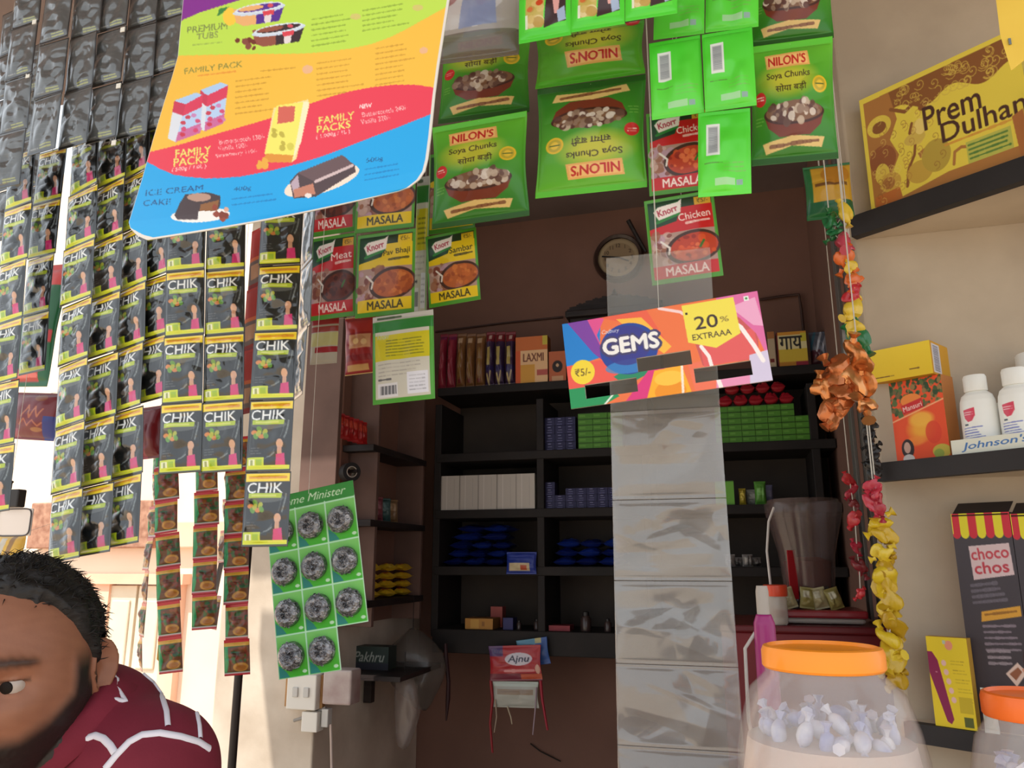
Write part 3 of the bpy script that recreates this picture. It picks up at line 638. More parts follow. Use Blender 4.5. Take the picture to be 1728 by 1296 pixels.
def art_yellowbox():
    c = Cv(84, 150, (236, 206, 40)); c.ell(46, 14, 8, 8, (236, 150, 120)); c.poly([(0, 26), (10, 26), (20, 40), (40, 136), (34, 144), (26, 140), (0, 60)], (140, 30, 80)); c.lines(14, 60, 1, 1, 2, 3, (200, 120, 150), 2, 1)
    for k in range(5): c.ell(32 + k * 3, 44 + k * 15, 5, 5, (236, 190, 180)); c.lines(46 + k * 3, 40 + k * 15, 2, 5, 22, 28, (196, 164, 30), 1.4, k)
    c.rect(54, 98, 80, 124, (206, 178, 36)); c.rect(60, 130, 78, 146, (90, 96, 40)); c.rect(34, 6, 40, 12, (190, 200, 180))
    return c
def art_yellowlong():
    c = Cv(100, 58, (240, 206, 50)); c.grad((246, 214, 60), (232, 196, 44)); c.lines(6, 50, 1, 2, 34, 36, (130, 90, 40), 2, 1); c.lines(66, 44, 1, 2, 12, 13, (130, 90, 40), 3, 2); return c
def art_yellowend():
    c = Cv(70, 58, (206, 150, 30)); c.rect(4, 4, 22, 54, (206, 204, 210))
    for i in range(16): c.rect(7, 7 + i * 2.8, 19, 8.4 + i * 2.8, (90, 90, 110))
    return c
def art_scrub():
    c = Cv(160, 340, (70, 170, 66), 2); c.grad((96, 190, 84), (64, 160, 60)); c.rect(0, 0, 160, 30, (52, 140, 56))
    c.text('Home Minister', 84, 15, 15, (214, 236, 206), w=122, shear=.35)
    for i in range(4):
        for j in range(3):
            x0, y0 = j * 53.3, 32 + i * 77; c.grad((126, 200, 104), (64, 176, 40), x0 + 2, y0 + 2, min(160, x0 + 52), y0 + 75)
            c.poly([(x0 + 2, y0 + 52), (x0 + 14, y0 + 64), (x0 + 20, y0 + 75), (x0 + 2, y0 + 75)], (40, 130, 120)); c.ell(x0 + 46, y0 + 68, 4, 3, (190, 226, 190))
    for i in range(5): c.line([(0, 32 + i * 77), (160, 32 + i * 77)], 2.6, (190, 232, 200))
    for j in range(4): c.line([(j * 53.3, 30), (j * 53.3, 340)], 2.6, (190, 232, 200))
    return c
def flat_art(w, h, col, edge=None, stripes=(), seed=0, texts=()):
    c = Cv(w, h, col)
    if edge: c.rect(0, 0, w, 2, edge); c.rect(0, h - 2, w, h, edge)
    for (x0, y0, x1, y1, q) in stripes: c.rect(x0 * w, y0 * h, x1 * w, y1 * h, q)
    for (t, x, y, hh, ww, q) in texts: c.text(t, x * w, y * h, hh * h, q, w=ww * w, bold=.02)
    return c

# ================================================================== hanging sachet strips
def folds(W, H, seed, amp):
    """Sharp slanting creases of a crumpled film."""
    R = random.Random(seed); u, v = np.meshgrid(np.linspace(0, 1, W), np.linspace(0, 1.1, H)); f = np.zeros((H, W))
    for _ in range(22):
        t = R.uniform(0, PI); c = R.uniform(-.2, 1.2); wd = R.uniform(.05, .28); q = (u - .5) * math.cos(t) + (v - .5) * math.sin(t) - c + .5
        m = (u - R.uniform(0, 1)) ** 2 + (v - R.uniform(0, 1)) ** 2
        f += R.uniform(-1, 1) * np.clip(1 - np.abs(q) / wd, 0, 1) * np.exp(-m / R.uniform(.05, .4)) * wd * 5
    return amp * f
def sachet_meshes(name, art, w, h, amp, seal, seeds, crinkle=.5, backcol=None, kw=None):
    out = []
    for s in seeds:
        cv = art(s); a = cv.small(); H, W = a.shape[:2]
        p = puff(W, H, amp, seal, .03)
        d = p * (1 + crinkle * (2 * noise2(W, H, (4, 6), s * 7 + 1) - 1)) + .0022 * (noise2(W, H, (3, 7), s + 11, True) - .3) * (p / amp) + folds(W, H, s + 3, .0032) * (p / amp)
        out.append(sheet(name, cv, w, h, d, backcol=backcol))
    return out
CHIK = sachet_meshes('shampoo_sachet', art_shampoo, .0565, .09, .0045, .05, (1, 2, 3), backcol=(60, 62, 64))
DARK = sachet_meshes('dark_sachet', art_dark, .053, .09, .0045, .05, (4, 5, 6), backcol=(60, 62, 64))
SPICE = sachet_meshes('spice_sachet', art_spice, .0455, .0602, .005, .1, (7, 8, 9), backcol=(170, 172, 176))
SPICEB = []
for me in SPICE:
    pass
def hstrip(name, label, cat, meshes, px, py, pitch, hm, up, dn, yaw, to=None, group=None, part='sachet', mat=None, wob=.05, seed=0, Y=None, sx=1.):
    """Strip of joined sachets; (px, py) is a seam, to = where the seam dn rows lower hangs."""
    a, b = at(px, py - pitch / 2, 1.), at(px, py + pitch / 2, 1.)
    Y = Y or hm / (a.z - b.z); p = at(px, py, Y)
    n = Matrix.Rotation(yaw, 3, 'Z') @ Vector((0, -1, 0)); dv = Vector((0, 0, -1))
    if to:
        d = ray(*to); dv = (CAM + d * ((p - CAM).dot(n) / d.dot(n)) - p).normalized()
    z = -dv; y = -n; x = y.cross(z).normalized(); y = z.cross(x)
    top = p + z * (up * hm)
    r = empty(name, label, cat, top, Matrix((x, y, z)).transposed().to_euler(), group)
    R = random.Random(seed + int(px))
    for i in range(up + dn):
        obj(part, meshes[(i + seed) % len(meshes)], mat or FOIL, r, (0, R.uniform(-.001, .001), -i * hm), (R.uniform(-wob, wob) * .5, 0, R.uniform(-wob, wob))).scale = (sx, 1, 1)
    if top.z < PORCH_Z: string_to(r, (top.x, top.y, top.z - .004))
    return r
hstrip('shampoo_strip', 'shampoo sachet strip under the blue end of the ice cream board, beside the white gap', 'sachet strip', CHIK, 310, 566, 111, .09, 2, 2, .24, (304, 792), seed=1, sx=.94)
hstrip('shampoo_strip', 'shampoo sachet strip just left of the narrow orange-red strip', 'sachet strip', CHIK, 378, 564, 111, .09, 2, 2, .22, (374, 790), seed=2, sx=.94)
hstrip('shampoo_strip', 'long shampoo sachet strip reaching down to the scrubber card', 'sachet strip', CHIK, 466, 559, 113, .09, 2, 3, .22, (447, 906), seed=3)
for i, (x, y, up, dn, to, lb) in enumerate(((124, 611, 4, 3, (107, 938), 'shampoo sachet strip first from the white gap in the slanted row of four'), (172, 601, 4, 3, (157, 930), 'shampoo sachet strip second from the white gap in the slanted row of four'), (217, 586, 4, 3, (205, 923), 'shampoo sachet strip third from the white gap in the slanted row of four'), (257, 570, 4, 1, (253, 688), 'short shampoo sachet strip at the inner end of the slanted row of four'))):
    hstrip('shampoo_strip', lb, 'sachet strip', CHIK, x, y, 105, .09, up, dn, -.20, to, seed=i, sx=1.16)
hstrip('shampoo_strip', 'shampoo sachet strip in front of the big green bag', 'sachet strip', CHIK, 60, 529, 97, .09, 3, 1, -.10, (50, 625), seed=2)
hstrip('shampoo_strip', 'shampoo sachet strip at the outer edge of the picture above the white plate', 'sachet strip', CHIK, 15, 542, 101, .09, 3, 3, -.10, (-10, 850), seed=1)
hstrip('dark_sachet_strip', 'dark sachet strip turned edgewise beside the red masala sachets', 'sachet strip', DARK, 511, 557, 112, .09, 2, 1, -.75, None, seed=1)
for i, (x, y, up, dn, to, lb) in enumerate(((20, 222, 2, 1, (9, 316), 'narrow dark sachet strip left of the hanging cord'), (82, 163, 2, 1, (72, 255), 'dark sachet strip just right of the hanging cord'), (132, 152, 2, 1, (122, 247), 'dark sachet strip second right of the hanging cord'), (180, 143, 2, 1, (170, 241), 'dark sachet strip third right of the hanging cord'), (230, 135, 2, 1, (221, 235), 'dark sachet strip nearest the purple corner of the ice cream board'), (279, 122, 2, 1, (272, 215), 'dark sachet strip tucked behind the edge of the ice cream board'), (44, 320, 2, 1, (40, 410), 'low-hanging dark sachet strip over the shampoo sachets'), (2, 324, 3, 1, (-4, 412), 'low-hanging dark sachet strip cut by the picture edge'))):
    hstrip('dark_sachet_strip', lb, 'sachet strip', DARK, x, y, 92, .09, up + 1, dn, -.05, to, seed=i, Y={0: .765, 6: .86, 7: .885}.get(i))
# white paper tabs between the dark strips
TAB = M('white_paper_tab', (232, 230, 222), .8)
for x, y in ((58, 37), (112, 72), (207, 50), (47, 128), (101, 163), (200, 145), (35, 222), (192, 241)):
    p = at(x, y, .765)
    o = MB().box(p, (.0072, .0012, .0072)).build('paper_tab', TAB)
    tag(o, 'small square white paper tab between the dark sachet strips', 'paper tab', 'white tabs on the dark strips')
p0, p1 = at(80, 0, .77), at(50, 272, .77)
cord = MB().tube([(p0.x, p0.y, PORCH_Z + .002), p0, (p0 + p1) / 2 + Vector((.003, 0, 0)), p1], .0011, 6).build('hanging_cord', M('grey_cord', (150, 150, 150), .5))
tag(cord, 'thin grey cord hanging in front of the dark sachet strips', 'cord')
# spice strips
for i, (x, y, up, dn, to, lb) in enumerate(((282, 900, 3, 4, (287, 1134), 'longest red and green spice sachet strip, over the man in maroon'), (347, 886, 3, 3, (345, 1060), 'shortest spice sachet strip, between two longer ones'), (399, 903, 3, 4, (399, 1122), 'red and green spice sachet strip hanging beside the dark pole'))):
    hstrip('spice_strip', lb, 'sachet strip', SPICE, x, y, 57, .06, up, dn, .12, to, seed=i, wob=.12, mat=GLOSS)
hstrip('spice_strip', 'twisted spice sachet strip showing its silver side beside the longest one', 'sachet strip', SPICE, 254, 908, 58, .06, 3, 4, -.60, None, seed=1, wob=.3, Y=1.25, mat=GLOSS)
hstrip('spice_strip', 'twisted spice sachet strip showing its edge beside the dark pole', 'sachet strip', SPICE, 377, 895, 58, .06, 3, 3, -.92, None, seed=2, wob=.3, Y=1.28, mat=GLOSS)
# orange-red strip
cv = flat_art(40, 110, (196, 48, 30), None, ((0, .55, 1, 1, (120, 96, 88)), (0, .5, 1, .56, (230, 110, 50)), (0, .92, 1, 1, (150, 30, 24)), (.2, .62, .8, .85, (206, 150, 110))))
ORM = [sheet('orange_sachet', cv, .045, .09, puff(40, 110, .004, .05) * (1 + .8 * (noise2(40, 110, (3, 6), 5) - .5)), backcol=(190, 60, 40))]
hstrip('orange_sachet_strip', 'narrow orange-red sachet strip between shampoo strips', 'sachet strip', ORM, 423, 590, 112, .09, 2, 1, -.46, None, seed=1, Y=.875, mat=MATT)

# ------------------------------------------------------------------ sheets, packs and boards hung by their corners
def hang(name, label, cat, cv, cs, Y, yaw=0., kind='sheet', amp=.004, seed=1, group=None, mat=None, parent=None, thick=.0008, seal=.05, crinkle=.4, hole=None, back='ngon', backcol=None, d=None, string=True, tilt=0., post=None, sback=.09):
    m, w, h = frame_px(cs, Y, yaw, tilt)
    a = cv.small(); H, W = a.shape[:2]
    if kind == 'pillow': me = pillow(name, cv, w, h, amp, seal, seed, oz=.5, backcol=backcol)
    else:
        if d is None and amp: d = puff(W, H, amp, seal) * (1 + crinkle * (2 * noise2(W, H, (4, 5), seed) - 1))
        me = sheet(name, cv, w, h, d, thick, hole, .5, .5, back, backcol, post)
    o = obj(name, me, mat or GLOSS)
    if parent:
        o.parent = parent; o.matrix_parent_inverse = parent.matrix_world.inverted(); o.matrix_world = m
    else:
        o.matrix_world = m; tag(o, label, cat, group)
        if string:
            t = m @ Vector((0, 0, h / 2 - .004)); string_to(o, t, back=sback)
    return o
# ice cream board: a cupped sheet with worn round corners
pc = art_poster()
def along(P, t):
    P = np.array(P, float); L = np.concatenate([[0], np.cumsum(np.hypot(*np.diff(P, axis=0).T))]); L /= L[-1]
    return np.stack([np.interp(t, L, P[:, 0]), np.interp(t, L, P[:, 1])], -1)
PW, PH = 400, 380
tv = np.linspace(0, 1, PH)
Le = along([(322, -118), (309, 0), (303, 60), (300, 95), (290, 130), (276, 175), (258, 236), (240, 300), (217, 375), (220, 386), (232, 398), (248, 405)], tv)
Ri = along([(776, -140), (758, 0), (741, 108), (734, 160), (727, 230), (722, 268), (717, 288), (707, 303), (690, 316), (672, 323)], tv)
su = np.linspace(0, 1, PW)[None, :, None]
PX = Le[:, None] * (1 - su) + Ri[:, None] * su
PX[..., 1] += 5 * np.sin(su[..., 0] * PI) * (tv[:, None] ** 2)
cs_ = pc.small(); V, C_ = [], []
edge = np.minimum(np.minimum(su[..., 0] * 560 + 2, (1 - su[..., 0]) * 560), (1 - tv[:, None]) * 470)
RN = random.Random(2)
for r in range(PH):
    for q in range(PW):
        x, y = PX[r, q]; u, v = q / (PW - 1), tv[r]
        p = at(x, y, .68 - .03 * math.cos((u - .5) * PI) - .025 * v * v); V.append(p[:])
        col = cs_[min(559, max(0, int(y + 130))), min(579, max(0, int(x - 200)))]
        w = 4.5 if edge[r, q] == (1 - tv[r]) * 470 else (5 if u > .5 else 2.5)
        if edge[r, q] < w or (u < .055 and v > .93 and u * 560 < (v - .93) * 330): col = (228, 224, 218)
        C_.append(col)
n = len(V); idx = np.arange(n).reshape(PH, PW)
fq = np.stack([idx[:-1, :-1], idx[1:, :-1], idx[1:, 1:], idx[:-1, 1:]], -1).reshape(-1, 4)
rim = np.concatenate([idx[0, :-1], idx[:-1, -1], idx[-1, :0:-1], idx[:0:-1, 0]])
o0 = np.array(at(480, 150, .66)); V = np.array(V) - o0
Fq = fq.tolist() + (fq[:, ::-1] + n).tolist() + [[int(rim[i]), int(rim[(i + 1) % len(rim)]), int(rim[(i + 1) % len(rim)] + n), int(rim[i] + n)] for i in range(len(rim))]
me = bpy.data.meshes.new('ice_cream_board'); me.from_pydata(np.concatenate([V, V + [0, .0018, 0]]).tolist(), [], Fq); me.update()
lc = lin_arr(np.array(C_, float)); setcol(me, np.concatenate([lc, np.tile(lin((225, 225, 220)), (n, 1))])); me.polygons.foreach_set('use_smooth', [True] * len(me.polygons))
bo = obj('ice_cream_board', me, M('printed_board', rough=.45, attr='print', bump=(12, .1)), None, o0)
tag(bo, 'bright ice cream price board with lime, orange, red and blue bands', 'price board')
for k in (int(PW * .2), int(PW * .8)):
    t = Vector(V[k] + o0); string_to(bo, (t.x, t.y + .001, t.z - .004))
# clear bag with printed picture
def film(name, alpha, rough=.12, bump=(25, .6, .004), col=(225, 226, 222), spec=.8):
    return M(name, col, rough, spec=spec, bump=bump, alpha=alpha, coat=.6)
cvb = Cv(110, 120, (190, 186, 178)); cvb.grad((200, 196, 188), (180, 172, 164)); cvb.poly([(12, 10), (70, 0), (90, 60), (60, 86), (4, 84)], (224, 220, 218)); cvb.poly([(40, 50), (80, 44), (84, 84), (36, 86)], (150, 164, 204)); cvb.poly([(44, 20), (70, 14), (78, 44), (40, 50)], (232, 232, 226)); cvb.ell(66, 24, 6, 5, (190, 90, 80)); cvb.ell(56, 44, 7, 4, (186, 96, 88)); cvb.ell(20, 50, 12, 8, (180, 130, 130)); cvb.line([(0, 40), (40, 30), (80, 10)], 3, (110, 90, 84)); cvb.rect(0, 90, 110, 120, (120, 106, 98))
FILMP = M('printed_clear_film', rough=.15, attr='print', alpha=.7, coat=.6, bump=(25, .5, .003))
hang('clear_printed_bag', 'clear plastic bag with faint printed picture beside the ice cream board', 'plastic bag', cvb, ((735, -60), (878, -72), (884, 84), (728, 116)), .98, kind='pillow', amp=.012, mat=FILMP, seed=4)

# soya chunk packs
rt = {}
for i, (nm, cs, fl, lb) in enumerate((('a', ((748, 60), (898, 40), (892, 186), (738, 212)), 0, 'green soya chunks pack above another, beside the ice cream board'), ('b', ((736, 214), (896, 186), (886, 364), (722, 388)), 0, 'green soya chunks pack hanging lowest beside the ice cream board'), ('c', ((906, 62), (1090, 34), (1086, 122), (902, 152)), 1, 'upper upside-down green pack, mostly hidden by shampoo sachets'), ('d', ((908, 152), (1086, 124), (1096, 316), (902, 334)), 1, 'upside-down green soya chunks pack in the middle'), ('e', ((1262, -84), (1404, -100), (1404, 60), (1266, 84)), 0, 'green pack at the top beside the bare cream wall'), ('f', ((1262, 84), (1408, 56), (1412, 272), (1270, 276)), 0, 'green soya chunks pack beside the bare cream wall'))):
    cv = art_soya(i)
    if nm == 'c': cv.a = cv.a[:int(90 * 2)].copy(); cv.h = 90
    if fl: cv.flip()
    hang('soya_pack', lb, 'food pack', cv, cs, 1.06 if i % 2 else 1.105, kind='pillow', amp=.014, seed=i + 2, seal=.06, backcol=(60, 120, 40))
# masala sachets
for i, (k, t, cs, lb, yy) in enumerate((('red', 'Meat', ((524, 262), (600, 250), (600, 388), (524, 402)), 'red meat masala sachet, upper of two behind the ice cream board', 1.06), ('red', 'Meat', ((524, 404), (600, 392), (600, 532), (524, 542)), 'whole red meat masala sachet beside the dark edgewise strip', 1.06),
        ('yellow', 'Pav Bhaji', ((602, 262), (700, 248), (702, 382), (602, 394)), 'yellow masala sachet half hidden by the ice cream board', 1.04), ('yellow', 'Pav Bhaji', ((600, 398), (699, 386), (701, 526), (603, 538)), 'whole yellow pav bhaji masala sachet', 1.04), ('yellow', 'Sambar', ((722, 262), (800, 250), (804, 386), (724, 396)), 'yellow masala sachet behind the lowest soya pack', 1.15), ('yellow', 'Sambar', ((722, 398), (804, 384), (810, 504), (720, 522)), 'yellow sambar masala sachet hanging below the soya packs', 1.10),
        ('red', 'Chicken', ((1094, 192), (1200, 176), (1204, 318), (1092, 332)), 'red chicken masala sachet behind the bright green sachets', 1.06), ('red', 'Chicken', ((1091, 336), (1208, 322), (1216, 462), (1096, 486)), 'red chicken masala sachet hanging lowest, above the candy carton', 1.06))):
    hang('masala_sachet', lb, 'masala sachet', art_masala(k, t, i), cs, yy + (.018 if i % 2 == 0 else 0) - (.03 if k == 'red' and t == 'Chicken' else 0), kind='sheet', amp=.004, seed=i, backcol=(120, 150, 90))
hang('masala_sachet', 'masala sachet turned to its barcode side', 'masala sachet', art_masala_back(), ((628, 534), (731, 524), (734, 670), (630, 686)), 1.02, kind='sheet', amp=.005, seed=4, backcol=(120, 150, 90))
hang('masala_sachet', 'yellowish masala sachet seen narrow between the two yellow columns', 'masala sachet', art_masala_back(), ((700, 300), (722, 297), (722, 540), (700, 542)), 1.125, kind='sheet', amp=.003, seed=6, sback=.01)
cv = flat_art(46, 84, (176, 168, 150), None, ((0, 0, 1, .16, (160, 40, 44)), (0, .2, 1, .32, (150, 60, 50)), (0, .34, 1, .62, (186, 180, 120)), (.2, .64, 1, .76, (150, 30, 36))))
hang('masala_sachet', 'pale back of a masala sachet below the red meat masala', 'masala sachet', cv, ((524, 538), (572, 534), (568, 612), (526, 616)), 1.08, kind='sheet', amp=.003)
cv = flat_art(54, 96, (150, 34, 34), (206, 170, 110), ((.1, .1, .9, .3, (170, 46, 40)), (.2, .34, .9, .58, (206, 150, 110)), (0, .68, 1, .78, (130, 20, 24)), (.1, .84, .8, .94, (196, 150, 90)))); cv.ell(28, 44, 14, 10, (190, 130, 90)); cv.ell(24, 44, 5, 5, (230, 190, 130)); cv.ell(38, 46, 5, 5, (220, 180, 130))
hang('biscuit_pack', 'red biscuit pack hanging behind the barcode sachet', 'food pack', cv, ((580, 538), (632, 530), (636, 628), (584, 634)), 1.2, kind='pillow', amp=.01)
# bright green shampoo sachets
for i, (cs, lb) in enumerate((((880, -52), (958, -66), (956, 60), (884, 76), ), 'bright green shampoo sachet with orange picture, outer one of three') if False else ((((872, -58), (962, -72), (964, 56), (880, 76)), 'bright green shampoo sachet with orange picture, nearest the clear bag'), (((962, -72), (1052, -86), (1056, 38), (966, 56)), 'bright green shampoo sachet with orange picture, middle of three'), (((1052, -86), (1140, -98), (1144, 20), (1058, 38)), 'bright green shampoo sachet with orange picture, at the inner end of three'))):
    hang('green_sachet', lb, 'shampoo sachet', art_green_sachet(), cs, .92, kind='sheet', amp=.005, seed=i, backcol=(90, 200, 60))
for i, (cs, lb) in enumerate(((((1106, -62), (1190, -74), (1188, 56), (1102, 68)), 'green sachet back, high one over the barcode pair'), (((1192, -76), (1280, -88), (1280, 44), (1190, 56)), 'green sachet back, high one beside the wall packs'), (((1104, 72), (1188, 58), (1182, 190), (1091, 204)), 'green sachet back with barcode, over the red chicken masala'), (((1190, 58), (1274, 44), (1272, 178), (1184, 190)), 'green sachet back with barcode, upper of the lower pair'), (((1184, 192), (1270, 180), (1264, 328), (1172, 332)), 'green sachet back with barcode, hanging lowest'))):
    hang('green_sachet', lb, 'shampoo sachet', art_green_back(i), cs, (1.02, 1.02, .97, .965, .94)[i], kind='sheet', amp=.006, seed=i + 5, crinkle=.8, backcol=(90, 200, 60))
# scrubber card
sc = hang('scrubber_card', 'green card of round steel scrubbers hanging beside the pillar', 'scrubber card', art_scrub(), ((446, 842), (600, 810), (624, 1122), (472, 1148)), 1.02, kind='sheet', amp=0, d=np.zeros((340, 160)), mat=CARD, string=False)
bpy.context.view_layer.update()
msc, wsc, hsc = frame_px(((446, 842), (600, 810), (624, 1122), (472, 1148)), 1.02)
STEEL = M('steel_wool', (178, 178, 182), .35, metal=.85, bump=(180, 1., .004), var=(160, (96, 96, 100)))
def scrub_mesh():
    mb = MB(); R = random.Random(5)
    mb.lathe([(.001, -.004), (.016, -.006), (.0195, 0), (.0185, .008), (.013, .013), (.006, .0125), (.0015, .010)], 36, mt=Matrix.Rotation(PI / 2, 3, 'X'))
    for k in range(34):
        ph = R.uniform(0, 6.28); rr = R.uniform(.004, .0185); a = R.uniform(.5, 2.4); pts = []
        for j in range(12):
            t = ph + a * j / 11; q = rr + .002 * math.sin(j * 1.3 + k); z = .0135 * math.sqrt(max(0, 1 - (q / .021) ** 2)) + .0012 * math.sin(j * 2.1 + k)
            pts.append((q * math.cos(t), -z, q * math.sin(t)))
        mb.tube(pts, .0009, 5)
    return mb.me('steel_scrubber', True)
SCM = scrub_mesh()
for i in range(4):
    for j in range(3):
        if i == 3 and j == 2: continue
        o = obj('steel_scrubber', SCM, STEEL, sc, ((j - 1) * wsc * .333 + .001, -.002, hsc / 2 - hsc * ((32 + i * 77 + 38) / 340)), (0, random.uniform(0, 6), 0))
# the lower outer cell of the card has been cut away
me = sc.data; bm = bmesh.new(); bm.from_mesh(me)
dead = [f for f in bm.faces if len(f.verts) == 4 and f.calc_center_median().x > wsc / 6 + .0012 and f.calc_center_median().z < -hsc / 2 + hsc * 76 / 340]
big = [f for f in bm.faces if len(f.verts) > 4]
bmesh.ops.delete(bm, geom=dead + big, context='FACES')
bk = [bm.verts.new((x, .0009, z)) for x, z in ((-wsc / 2, -hsc / 2), (wsc / 6, -hsc / 2), (wsc / 6, -hsc / 2 + hsc * .225), (wsc / 2, -hsc / 2 + hsc * .225), (wsc / 2, hsc / 2), (-wsc / 2, hsc / 2))]
bm.faces.new(bk); bm.to_mesh(me); bm.free()
t = msc @ Vector((0, 0, hsc / 2 - .006)); string_to(sc, t)
# candy carton with windows
gc, hole = art_gems()
hang('candy_carton', 'colourful candy carton with punched windows hung across the clear pouches', 'candy carton', gc, ((948, 546), (1278, 492), (1304, 640), (964, 691)), .95, kind='sheet', amp=0, d=np.zeros((150, 336)), thick=.004, hole=hole, sback=.03, back='grid', backcol=(214, 204, 190), mat=CARD)
# clear pouch strip
P0, P1 = at(1030, 690, 1.02), at(1215, 690, 1.02)
wst = (P1.x - P0.x); cxs = (P0.x + P1.x) / 2
zt = at(1122, 425, 1.02).z; zs = [at(1125, y, 1.02).z for y in (690, 842, 980, 1122, 1262, 1400)]
pr = empty('clear_pouch_strip', 'long chain of clear plastic pouches hanging behind the candy carton', 'plastic pouches', (cxs, 1.02, zt))
CLEAR1 = M('clear_film', (210, 210, 206), .1, spec=.9, alpha=.16, coat=.5, bump=(6, .3, .004))
CLEAR2 = M('milky_film', (164, 160, 156), .14, spec=.9, alpha=.5, coat=1.8, bump=(7, .35, .004))
def pouch(name, z1, z0, w0, w1, mat, seed, amp, seal):
    W, H = 90, 100; h = z1 - z0
    cv = Cv(W, H, (220, 220, 220), 1)
    d = folds(W, H, seed, amp) * puff(W, H, 1, seal, .0) + puff(W, H, .007, seal, 0)
    def post(P):
        t = np.clip(-P[:, 2] / h, 0, 1); P[:, 0] *= (w0 + (w1 - w0) * t) / w0; return P
    return obj(name, sheet(name, cv, w0, h, d, .003, post=post), mat, pr, (0, 0, z1 - zt))
pouch('top_pouch', zt, zs[0], wst, wst, CLEAR1, 3, .004, .02)
w = wst
for i in range(5):
    pouch('pouch', zs[i] - .0005, zs[i + 1], w, w * 1.012, CLEAR2, 11 + i * 5, .014, .05); w *= 1.012
string_to(pr, (cxs, 1.02, zt - .003))

# ================================================================== inside the shop
def atx(px, py, X):
    d = ray(px, py); return CAM + d * (X / d.x)
YS = 3.0
ROWS = [at(850, y, YS).z for y in (648, 762, 859, 956, 1064)]
xl, xr = at(735, 800, YS).x, XR - .003
u = empty('shelf_unit', 'dark wooden wall shelves along the back of the shop', 'shelves', ((xl + xr) / 2, YS, ROWS[-1]))
def part(mb, name, m, root, smooth=False, label=None):
    o = mb.build(name, m, None, smooth); o.parent = root; o.location = root.location * -1 if False else (0, 0, 0)
    bpy.context.view_layer.update(); o.matrix_parent_inverse = root.matrix_world.inverted()
    if label: o['label'] = label
    return o
for k, z in enumerate(ROWS):
    th = .035 if k < 4 else .09
    part(MB().box(((xl + xr) / 2, YS + .148, z - th / 2), (xr - xl, .294, th), bev=.003), 'shelf_board', SHELFB, u)
for px in (737, 911, 1090, 1381):
    x = at(px, 800, YS).x
    part(MB().box((min(x, xr - .02), YS + .15, (ROWS[0] + ROWS[-1]) / 2 - .05), (.03, .288, ROWS[0] - ROWS[-1] - .04), bev=.003), 'upright', SHELFB, u)
part(MB().box(((xl + xr) / 2, YB - .012, (ROWS[0] + ROWS[-1]) / 2), (xr - xl - .01, .012, ROWS[0] - ROWS[-1])), 'back_panel', M('shelf_back_panel', (76, 66, 58), .8, var=(3, (58, 50, 45))), u)
# side shelves on the left wall
XS = XL + .14
def ysol(px, py): return atx(px, py, XS).y
zl = [atx(640, y, XS).z for y in (752, 878, 1012)]
u2 = empty('side_shelf', 'side shelves on the pinkish wall beside the pillar', 'shelves', (XS, 2.75, zl[-1]))
for z in zl: part(MB().box((XL + .072, 2.74, z - .012), (.136, .5, .024), bev=.002), 'shelf_board', DARKWOOD, u2)
for px in (571, 640, 722):
    y = min(ysol(px, 800), YS - .03); part(MB().box((XL + .07, y, (zl[0] + zl[-1]) / 2 + .16), (.132, .02, zl[0] - zl[-1] + .5), bev=.002), 'upright', M('brown_board', (120, 92, 82), .7, var=(5, (100, 76, 68))), u2)
part(MB().box((XL + .012, 2.74, (zl[0] + zl[-1]) / 2 + .16), (.012, .52, zl[0] - zl[-1] + .5)), 'back_panel', BROWNW, u2)

YU = [min(ysol(px, 800), YS - .03) for px in (571, 640, 722)]
def box_item(name, label, cat, px0, px1, ptop, z0, Y, depth, front, side=(90, 80, 70), group=None, dy=0., mat=None, rz=0., h=None):
    a, b = at(px0, ptop, Y), at(px1, ptop, Y)
    hh = h or ((a.z + b.z) / 2 - z0)
    me = carton(name, b.x - a.x - .001, depth, hh, front, side)
    o = obj(name, me, mat or CARD, None, (a.x, Y, z0 + .0006), (0, 0, rz)); return tag(o, label, cat, group)
def soft_item(name, label, cat, px0, px1, pc, z0, Y, cv, thick, group=None, seed=1, lay=False, rz=0., h=None, depth=.14, roll=0.):
    """A filled packet: standing (front seen) or lying flat."""
    a, b = at(px0, pc, Y), at(px1, pc, Y); w = b.x - a.x
    if lay:
        me = pillow(name, cv, w, depth, thick / 2, .06, seed, .25, oz=.5)
        o = obj(name, me, GLOSS, None, ((a.x + b.x) / 2, Y + depth / 2, z0 + thick / 2 + .001), (-PI / 2 + roll, 0, rz))
    else:
        hh = h or (a.z - z0)
        me = pillow(name, cv, w, hh, thick / 2, .06, seed, .2, oz=1.)
        o = obj(name, me, GLOSS, None, ((a.x + b.x) / 2, Y + thick / 2 + .004, z0 + .001), (-.06 + roll, 0, rz))
    return tag(o, label, cat, group)
Z0, Z1, Z2, Z3, Z4 = ROWS
